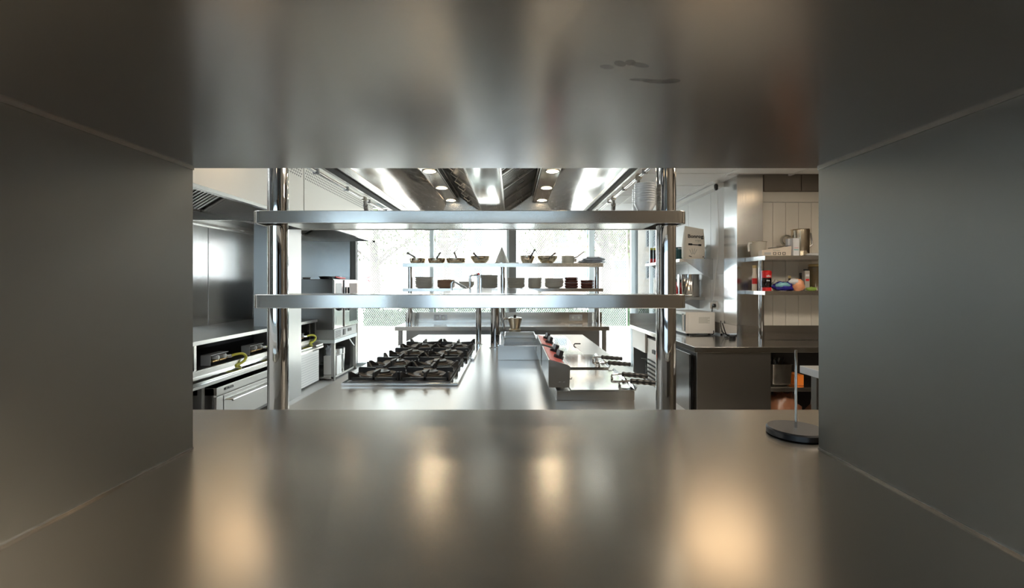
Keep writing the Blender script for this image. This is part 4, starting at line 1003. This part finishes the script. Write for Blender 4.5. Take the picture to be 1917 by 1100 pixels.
# upper tier
z0 = pz[0]; X = 2.165
t = thing('measuring_jug', 'translucent plastic measuring jug with side handle on the upper pantry shelf', 'jug', (X + .03, 4.06, z0))
X += .03
MB().lathe([(0, z0), (.052, z0), (.058, z0 + .004), (.068, z0 + .128), (.073, z0 + .132), (.070, z0 + .133), (.064, z0 + .127), (.055, z0 + .008), (0, z0 + .008)], (X, 4.06, 0), 32).build('body', 'milky_plastic', t)
MB().tube([(X - .066, 4.04, z0 + .12), (X - .092, 4.035, z0 + .118), (X - .098, 4.035, z0 + .10), (X - .096, 4.035, z0 + .045)], [.006, .009, .009, .008], 8).build('handle', 'white_plastic', t)
Yb = 3.925
t = thing('film_roll_carton', 'long printed cling film carton lying on the upper pantry shelf', 'carton', (A(1452, Yb), Yb, z0))
xa, xb = A(1423, Yb), A(1477, Yb)
MB().prism([(xa, z0), (xb, z0), (xb + .004, z0 + .083), (xb - .01, z0 + .080), (xa, z0 + .046)], 'y', Yb - .03, Yb + .03).build('box', 'carton', t)
MB().prism([(xa + .085, z0 + .064), (xb - .004, z0 + .086), (xb - .004, z0 + .090), (xa + .085, z0 + .068)], 'y', Yb - .03, Yb + .03).build('cutter_edge', 'ink', t)
MB().box(xa + .02, xa + .075, Yb - .031, Yb - .03, z0 + .006, z0 + .028).build('grey_print', 'grey_plastic', t)
for k, dx in enumerate((.095, .135, .175)):
    q = MB(); q.box(xa + dx, xa + dx + .026, Yb - .031, Yb - .03, z0 + .006, z0 + .010).box(xa + dx, xa + dx + .026, Yb - .031, Yb - .03, z0 + .026, z0 + .030).box(xa + dx, xa + dx + .005, Yb - .031, Yb - .03, z0 + .010, z0 + .026).box(xa + dx + .021, xa + dx + .026, Yb - .031, Yb - .03, z0 + .010, z0 + .026)
    q.build('icon_print', 'ink', t)
text('Bakpapier', .016, 'ink_pale', (xa + .125, Yb - .0308, z0 + .045), (math.pi / 2, 0, 0), t)
for a, b, Y, lb in ((1473, 1480.5, 3.985, 'white medicine carton half hidden behind the cling film carton'), (1482, 1493, 3.94, 'white medicine carton with red and blue print before the steel pitcher')):
    t = thing('medicine_carton', lb, 'carton', (A((a + b) / 2, Y), Y, z0), 'white cartons on the pantry shelf')
    xa, xb = A(a, Y), A(b + 1, Y)
    MB().box(xa, xb, Y - .02, Y + .02, z0, z0 + .152).build('box', 'carton_white', t, bevel=.001)
    MB().box(xa + .008, xb - .008, Y - .0208, Y - .02, z0 + .048, z0 + .055).build('blue_stripe', 'cyan_foil', t); MB().box(xa + .010, xb - .010, Y - .0208, Y - .02, z0 + .066, z0 + .070).build('red_stripe', 'red_panel', t)
X = A(1498.5, 4.06)
t = thing('steel_pitcher', 'tall steel pitcher with handle on the upper pantry shelf', 'pitcher', (X, 4.06, z0))
MB().lathe([(0, z0), (.068, z0), (.070, z0 + .004), (.073, z0 + .235), (.078, z0 + .240), (.076, z0 + .243), (.070, z0 + .236), (.066, z0 + .01), (0, z0 + .008)], (X, 4.06, 0), 36).build('body', 'steel_pan', t)
MB().tube([(X + .07, 4.05, z0 + .215), (X + .085, 4.05, z0 + .205), (X + .10, 4.05, z0 + .11), (X + .07, 4.05, z0 + .085)], .007, 8).build('handle', 'steel_dark', t)
X = A(1471, 4.09); 
n = 28
prof = [(.034, -.014), (.045, -.014), (.045, .014), (.034, .014)]
vs = []; fs = []
for i in range(n):
    a = 2 * math.pi * i / n
    for r, y in prof: vs.append((X + r * math.cos(a), 4.09 + y, z0 + .150 + r * math.sin(a)))
for i in range(n):
    for k in range(4): fs.append((i * 4 + k, ((i + 1) % n) * 4 + k, ((i + 1) % n) * 4 + (k + 1) % 4, i * 4 + (k + 1) % 4))
o = MB().add(vs, fs).build('tape_roll', 'clear_plastic'); tag(o, 'clear tape roll standing behind the cartons', 'tape')
o = MB().box(X - .06, X + .035, 4.05, 4.13, z0, z0 + .104).build('tea_carton', 'carton'); tag(o, 'beige carton under the clear tape roll', 'carton')
o = MB().blob((A(1522, 3.95), 3.95, z0 + .012), (.06, .05, .013), .3, 3, 12, 16, 8).build('paper_note', 'carton_white'); tag(o, 'crumpled white paper at the hatch side end of the upper pantry shelf', 'paper')
# lower tier
z0 = pz[1]
t = jar('oil_bottle', A(1412.5, 4.05), 4.05, z0, .021, .20, 'slim cream bottle with red label at the shelf post', 'cream', 'cork', .022, 'bottle', .016)
MB().lathe([(.0216, z0 + .06), (.0216, z0 + .11)], (A(1412.5, 4.05), 4.05, 0), 24).build('red_label', 'red', t)
X = A(1435, 3.93)
t = thing('candy_jar', 'clear jar of chocolates with red lid and red base', 'jar', (X, 3.93, z0))
MB().lathe([(0, z0 + .028), (.036, z0 + .028), (.038, z0 + .033), (.038, z0 + .14), (.034, z0 + .145), (0, z0 + .145)], (X, 3.93, 0), 28).build('jar_wall', 'clear_plastic', t)
MB().lathe([(0, z0), (.038, z0), (.038, z0 + .03), (0, z0 + .03)], (X, 3.93, 0), 28).build('base', 'red', t)
MB().lathe([(0, z0 + .145), (.040, z0 + .143), (.040, z0 + .165), (.030, z0 + .175), (0, z0 + .177)], (X, 3.93, 0), 28).build('lid', 'red', t)
MB().lathe([(.0386, z0 + .112), (.0386, z0 + .145)], (X, 3.93, 0), 28).build('label_band', 'red', t)
text('ello', .026, 'carton_white', (X - .004, 3.93 - .0395, z0 + .128), (math.pi / 2, 0, 0), t, bold=.0006); text('ERA', .016, 'carton_white', (X - .008, 3.93 - .0395, z0 + .088), (math.pi / 2, 0, 0), t, bold=.0005)
ball = MB()
for k in range(26):
    a, r = rnd.uniform(0, 6.28), rnd.uniform(0, .024); ball.blob((X + r * math.cos(a), 3.93 + r * math.sin(a), z0 + .042 + .003 * k), (.010, .010, .010), .1, 2, k, 8, 6)
ball.build('chocolates', 'bottle_dark', t, kind='stuff')
o = MB().prism([(A(1443), z0), (A(1455), z0), (A(1456), z0 + .085), (A(1450), z0 + .135), (A(1443), z0 + .105)], 'y', 4.06, 4.12).build('tea_pouch', 'plum', None, .006); tag(o, 'plum coloured pouch standing behind the candy jar', 'pouch')
o = MB().blob((A(1453, 4.02), 4.02, z0 + .045), (.04, .03, .05), .3, 3, 5, 16, 10, .1).build('grey_pouch', 'grey_plate'); tag(o, 'crumpled grey pouch in front of the plum pouch', 'pouch')
o = MB().blob((A(1466, 3.92), 3.92, z0 + .038), (.092, .04, .040), .35, 2.6, 21, 28, 14, .12).build('snack_bag', 'blue_foil'); tag(o, 'shiny blue snack bag lying in the middle of the lower shelf', 'snack bag')
MB().blob((A(1466, 3.89), 3.892, z0 + .050), (.062, .018, .022), .4, 3, 22, 20, 10).build('pale_swirl', 'cyan_foil', o)
o = MB().blob((A(1484, 3.945), 3.955, z0 + .034), (.055, .035, .036), .35, 2.8, 23, 22, 12, .12).build('snack_bag', 'blue_foil'); tag(o, 'second blue snack bag tucked under the orange packet', 'snack bag')
o = MB().blob((A(1494, 3.90), 3.90, z0 + .050), (.048, .035, .055), .35, 2.6, 24, 22, 12, .05).build('snack_bag', 'orange_foil'); tag(o, 'orange and white snack packet next to the grey carton', 'snack bag')
MB().blob((A(1487, 3.885), 3.89, z0 + .080), (.045, .022, .024), .3, 3, 29, 18, 10).build('white_front', 'carton_white', o)
jar('dark_bottle', A(1478, 4.1), 4.10, z0, .024, .11, 'small dark bottle with cork stopper in the middle of the lower shelf', 'bottle_dark', 'cork', .02, 'bottle', .010)
jar('dark_bottle', A(1499, 4.1), 4.10, z0, .020, .135, 'brown bottle with black cap beside the grey carton', 'bottle_dark', 'black', .022, 'bottle', .010)
t = thing('spirit_carton', 'tall grey carton with red emblem beside the large jar', 'carton', (A(1508.5, 4.0), 4.0, z0))
MB().box(A(1504, 4.0), A(1513, 4.0), 3.98, 4.02, z0, z0 + .175).build('box', 'grey_plate', t, bevel=.001); MB().box(A(1505.5, 4.0), A(1512, 4.0), 3.979, 3.98, z0 + .085, z0 + .105).build('red_emblem', 'red', t); MB().box(A(1505.5, 4.0), A(1512, 4.0), 3.979, 3.98, z0 + .125, z0 + .145).build('pale_print', 'carton_white', t); MB().box(A(1506, 4.0), A(1512, 4.0), 3.985, 4.015, z0 + .175, z0 + .19).build('cap', 'black', t)
jar('storage_jar', A(1526, 4.08), 4.08, z0, .056, .215, 'large amber storage jar with beige lid at the end of the lower shelf', 'amber', 'cork', .02)
o = MB().blob((A(1519, 3.9), 3.90, z0 + .016), (.045, .03, .018), .35, 3, 31, 18, 10, .2).build('green_packet', 'green_foil'); tag(o, 'small green packet at the front of the lower shelf', 'packet')

# bay under the counter
bzs = PZ(724.5, 3.78) + .0005
xa, xb = PX(1446, 3.80), PX(1487, 3.80)
gn = thing('gastronorm_bin', 'deep steel container of dark utensils on the shelf under the counter', 'container', ((xa + xb) / 2, 3.9, bzs))
m = MB(); zt = PZ(682, 3.80)
ringf = lambda gx, gy, z, r: [((xa + xb) / 2 + a, 3.93 + b, z) for a, b in rrect(gx, gy, r, 4)]
hxw = (xb - xa) / 2
m.loft([ringf(hxw - .012, .10, bzs + .004, .02), ringf(hxw - .004, .112, bzs + .015, .026), ringf(hxw, .125, zt - .006, .03), ringf(hxw + .008, .133, zt - .004, .034), ringf(hxw + .008, .133, zt, .034), ringf(hxw - .002, .123, zt, .03), ringf(hxw - .012, .11, bzs + .02, .02)])
m.build('tub', 'steel', gn)
for k in range(9):
    a = rnd.uniform(-.9, .9); x = (xa + xb) / 2 + rnd.uniform(-.07, .07)
    o = MB().tube([(x, 3.88 + .012 * k, zt - .08), (x + .10 * a, 3.88 + .012 * k, zt + .035 + rnd.uniform(-.015, .02))], [.008, .012], 8, .6).build('utensil', ['black', 'steel_dark', 'black', 'chrome', 'black', 'dark', 'orange', 'black', 'dark'][k])
    tag(o, '%s utensil in the deep steel container, %s' % (['black', 'dark steel', 'black', 'chrome', 'black', 'dark', 'orange', 'black', 'dark'][k], ['at its front', 'second from the front', 'third from the front', 'fourth from the front', 'in the middle', 'just behind the middle', 'the only orange one', 'second from the back', 'at its back'][k]), 'utensil', 'utensils in the container')
o = MB().box(PX(1491, 3.85), PX(1503.5, 3.85), 3.84, 3.98, bzs, PZ(701, 3.85)).build('orange_crate', 'orange', None, .004); tag(o, 'orange box on the shelf under the counter', 'box')
for k, (x, y, s, lb) in enumerate(((2.33, 3.92, .15, 'brown plastic sack under the steel container shelf'), (2.68, 3.90, .14, 'brown plastic sack behind the side table leg'))):
    o = MB().blob((x, y, .25), (s, .12, .24), .3, 2.3, 40 + k, 24, 14, .02).build('plastic_sack', 'brown_bag'); o.location.z += .0; tag(o, lb, 'sack')
# side table near the hatch
sx0, sy1 = 1.82, 2.88
stb = thing('side_table', 'steel side table with bright edge at the hatch corner', 'table', (2.3, 2.2, 0))
MB().box(sx0, 3.0, 1.5, sy1, .855, .90).build('worktop', 'aluminium', stb, bevel=.002)
for x in (sx0 + .04, 2.9):
    for y in (1.56, sy1 - .10): MB().box(x, x + .05, y, y + .05, 0, .855).build('leg', 'steel_dark', stb)
MB().box(sx0 + .05, 2.95, 1.6, sy1 - .08, .30, .33).build('lower_shelf', 'steel', stb)

# ================================================================ LAMPS
def ceiling_lamp(x, y, z, r, m, label):
    t = thing('ceiling_light', label, 'ceiling light', (x, y, z), 'warm ceiling lights')
    MB().lathe([(r, z), (r + .02, z), (r + .02, z - .02), (r, z - .012)], (x, y, 0), 36, close=True).build('trim_ring', 'white_paint', t)
    MB().lathe([(0, z - .006), (r, z - .006), (r, z - .010), (0, z - .010)], (x, y, 0), 36).build('diffuser', m, t)
ceiling_lamp(-2.06, 3.55, 2.80, .24, 'lamp_warm', 'round warm ceiling light over the aisle by the cooking bench')
ceiling_lamp(-1.70, 4.9, 2.80, .10, 'lamp_warm', 'round warm ceiling light between the two hoods')
ceiling_lamp(1.32, 2.85, ZR, .24, 'lamp_warm', 'round warm ceiling light over the aisle by the side table')
ceiling_lamp(2.65, 3.25, ZR, .12, 'lamp_warm', 'round warm ceiling light before the alcove')
def fill_lamp(x, y, z, label, m='lamp_fill'):  # fill lights added out of view to brighten the kitchen
    t = thing('fill_panel_light', label, 'ceiling light', (x, y, z), 'added fill lights')
    MB().box(x - .30, x + .30, y - .30, y + .30, z - .012, z - .0005).build('frame', 'white_paint', t)
    MB().box(x - .275, x + .275, y - .275, y + .275, z - .015, z - .0125).build('diffuser', m, t)
fill_lamp(-2.0, 1.55, 2.80, 'added square fill light over the bench aisle behind the hatch wall', 'lamp_fill_cool'); fill_lamp(-3.2, 1.75, 2.80, 'added square fill light in the corner behind the hatch wall', 'lamp_fill_cool')
fill_lamp(1.5, 1.60, ZR, 'added square fill light over the side table aisle'); fill_lamp(2.7, 1.95, ZR, 'added square fill light over the side table')
for k, (x, y) in enumerate(((-2.2, -1.6), (0, -2.6), (2.2, -1.6))):  # unseen dining lamps, added only for their warm reflections
    ceiling_lamp(x, y, 2.80, .16, 'lamp_dining', ('added round dining room light by the bench side', 'added round dining room light farthest from the hatch', 'added round dining room light by the pantry side')[k])

# ================================================================ OUTSIDE
struct('ground', MB().box(-40, 40, YB + .06, 60, -.12, -.02).box(3.31, 40, 0, YB + .06, -.12, -.02), 'ext_ground')
# white expanded-metal screens outside each bay
def screen(a, b, label):
    Y = YB + .28; t = thing('mesh_screen', label, 'screen', ((a + b) / 2, Y, 0), 'mesh screens outside the windows')
    m = MB(); p, dz, w_ = .036, .0255, .0035
    nx = int((b - a) / (p / 2)); vs = []; fs = []
    r = 0; z = .03
    while z < 2.6:
        amp = dz / 2; st = len(vs)
        for i in range(nx + 1):
            x = a + i * p / 2; zz = z + (amp if (i + r) % 2 else -amp) * .96
            vs += [(x, Y - .003, zz - w_), (x, Y + .003, zz + w_)]
        for i in range(nx): k = st + 2 * i; fs.append((k, k + 2, k + 3, k + 1))
        z += dz; r += 1
    m.add(vs, fs).build('lattice', 'mesh_white', t, kind='stuff')
    MB().box(a - .02, a, Y - .01, Y + .02, -.02, 2.65).box(b, b + .02, Y - .01, Y + .02, -.02, 2.65).box(a, b, Y - .01, Y + .02, 2.62, 2.65).box(a, b, Y - .01, Y + .02, -.02, .01).build('screen_frame', 'mesh_white', t)
for (a, b), lb in zip(bays, ('white mesh screen outside the window beside the combi oven', 'white mesh screen outside the window behind the frying pans', 'white mesh screen outside the window behind the saucepan', 'white mesh screen outside the window beside the tiled wall')):
    screen(a + .01, b - .01, lb)
pw = MB().box(-4.2, 7.0, 9.6, 10.3, -.02, .50).build('stone_planter', 'ext_wall', None, .02); tag(pw, 'low pale stone planter running outside the windows', 'planter')
hg = thing('hedge', 'clipped green hedge growing in the planter outside', 'hedge', (1.4, 9.95, .5))
lv = MB(); r2 = random.Random(3)
for k in range(9000):
    x = r2.uniform(-3.2, 6.5); y = r2.uniform(9.72, 10.2); z = .54 + r2.uniform(0, .38 + .08 * math.sin(x * 3))
    e = Euler((r2.uniform(0, 3), r2.uniform(0, 3), r2.uniform(0, 3))).to_matrix(); s = .035
    lv.add([Vector((x, y, z)) + e @ Vector(q) for q in ((-s, -s * .5, 0), (s, -s * .5, 0), (s, s * .5, 0), (-s, s * .5, 0))], [(0, 1, 2, 3)])
lv.build('foliage', 'leaf_dark', hg, kind='stuff'); MB().box(-3.2, 6.5, 9.8, 10.1, .501, .80).build('hedge_core', 'leaf_dark', hg)
def tree(x, y, h, spread, nleaf, label, seed):
    r = random.Random(seed); t = thing('street_tree', label, 'tree', (x, y, 0), 'trees outside the windows')
    tk = MB().tube([(x, y, -.02), (x + .05, y, h * .3), (x - .03, y, h * .6), (x, y, h * .8)], [.17, .14, .11, .06], 10)
    ends = []
    for k in range(16):
        a = r.uniform(0, 6.28); z = h * r.uniform(.4, .78); L = spread * r.uniform(.6, 1)
        p1 = Vector((x + math.cos(a) * L * .5, y + math.sin(a) * L * .5, z + L * .35)); p2 = Vector((x + math.cos(a + .3) * L, y + math.sin(a + .3) * L, z + L * .8))
        tk.tube([(x, y, z), p1, p2], [.05, .03, .012], 6); ends += [p1, p2]
        for q in range(2):
            p3 = p1 + Vector((r.uniform(-1, 1), r.uniform(-1, 1), r.uniform(.2, 1))) * L * .4; tk.tube([p1, p3], [.02, .008], 5); ends.append(p3)
    tk.build('trunk', 'bark', t); lf_ = MB()
    for k in range(nleaf):
        p = ends[r.randrange(len(ends))] + Vector((r.gauss(0, .3), r.gauss(0, .3), r.gauss(0, .3))); e = Euler((r.uniform(0, 3), r.uniform(0, 3), r.uniform(0, 3))).to_matrix(); s = .05
        lf_.add([p + e @ Vector(q) for q in ((-s, -s * .6, 0), (s, -s * .6, 0), (s, s * .6, 0), (-s, s * .6, 0))], [(0, 1, 2, 3)])
    lf_.build('foliage', 'leaf', t, kind='stuff')
for a in ((PX(700, 13), 13, 4.6, 1.7, 1600, 'bare-branched street tree outside beyond the combi oven', 1), (PX(835, 17), 17, 5.5, 1.6, 1200, 'slim street tree outside between the frying pans', 2), (PX(1132, 12), 12, 5.0, 1.3, 1100, 'street tree outside just past the end of the prep table', 3), (PX(1183, 15), 15, 5.2, 1.4, 1400, 'street tree outside beyond the yellow-capped tubes', 4), (PX(1010, 24), 24, 6.0, 2.0, 1200, 'distant street tree outside behind the golden wok pan', 6)):
    tree(*a)
def building(x0, x1, y, h, m, nx, nz, label):
    t = thing('apartment_block', label, 'building', ((x0 + x1) / 2, y + 3, 0), 'apartment blocks across the street')
    MB().box(x0, x1, y, y + 8, -.1, h).build('facade', m, t); MB().box(x0 - .2, x1 + .2, y - .25, y + 8.2, h, h + .35).build('parapet', 'ext_wall', t)
    cw, ch_ = (x1 - x0) / nx, (h - 1.2) / nz
    for i in range(nx):
        for j in range(nz):
            xa, za = x0 + (i + .25) * cw, 1.2 + (j + .22) * ch_
            wd = MB().box(xa, xa + cw * .5, y - .06, y, za, za + ch_ * .55).build('window', 'frame_white', t)
            MB().box(xa + .08, xa + cw * .5 - .08, y - .08, y - .05, za + .08, za + ch_ * .55 - .08).build('pane', 'ext_window', wd)
            MB().box(xa - .1, xa + cw * .5 + .1, y - .6, y, za - .12, za).build('balcony', 'ext_wall', t)
building(2.5, 16, 34, 11.5, 'ext_wall_red', 6, 4, 'reddish apartment block with balconies across the street')
building(-9.5, -2.2, 42, 7.0, 'ext_wall', 4, 2, 'pale low apartment block across the street')
sg = thing('no_entry_sign', 'red round no-entry road sign outside beyond the combi oven', 'road sign', (PX(692, 22), 22, 0))
X = PX(692, 22); Z = PZ(522, 22)
MB().cyl((X, 22, -.02), (X, 22, Z + .1), .03, n=10).build('pole', 'steel_dark', sg); MB().cyl((X, 21.94, Z), (X, 21.96, Z), .15, n=28).build('disc', 'red', sg); MB().box(X - .11, X + .11, 21.92, 21.94, Z - .025, Z + .025).build('white_bar', 'carton_white', sg)
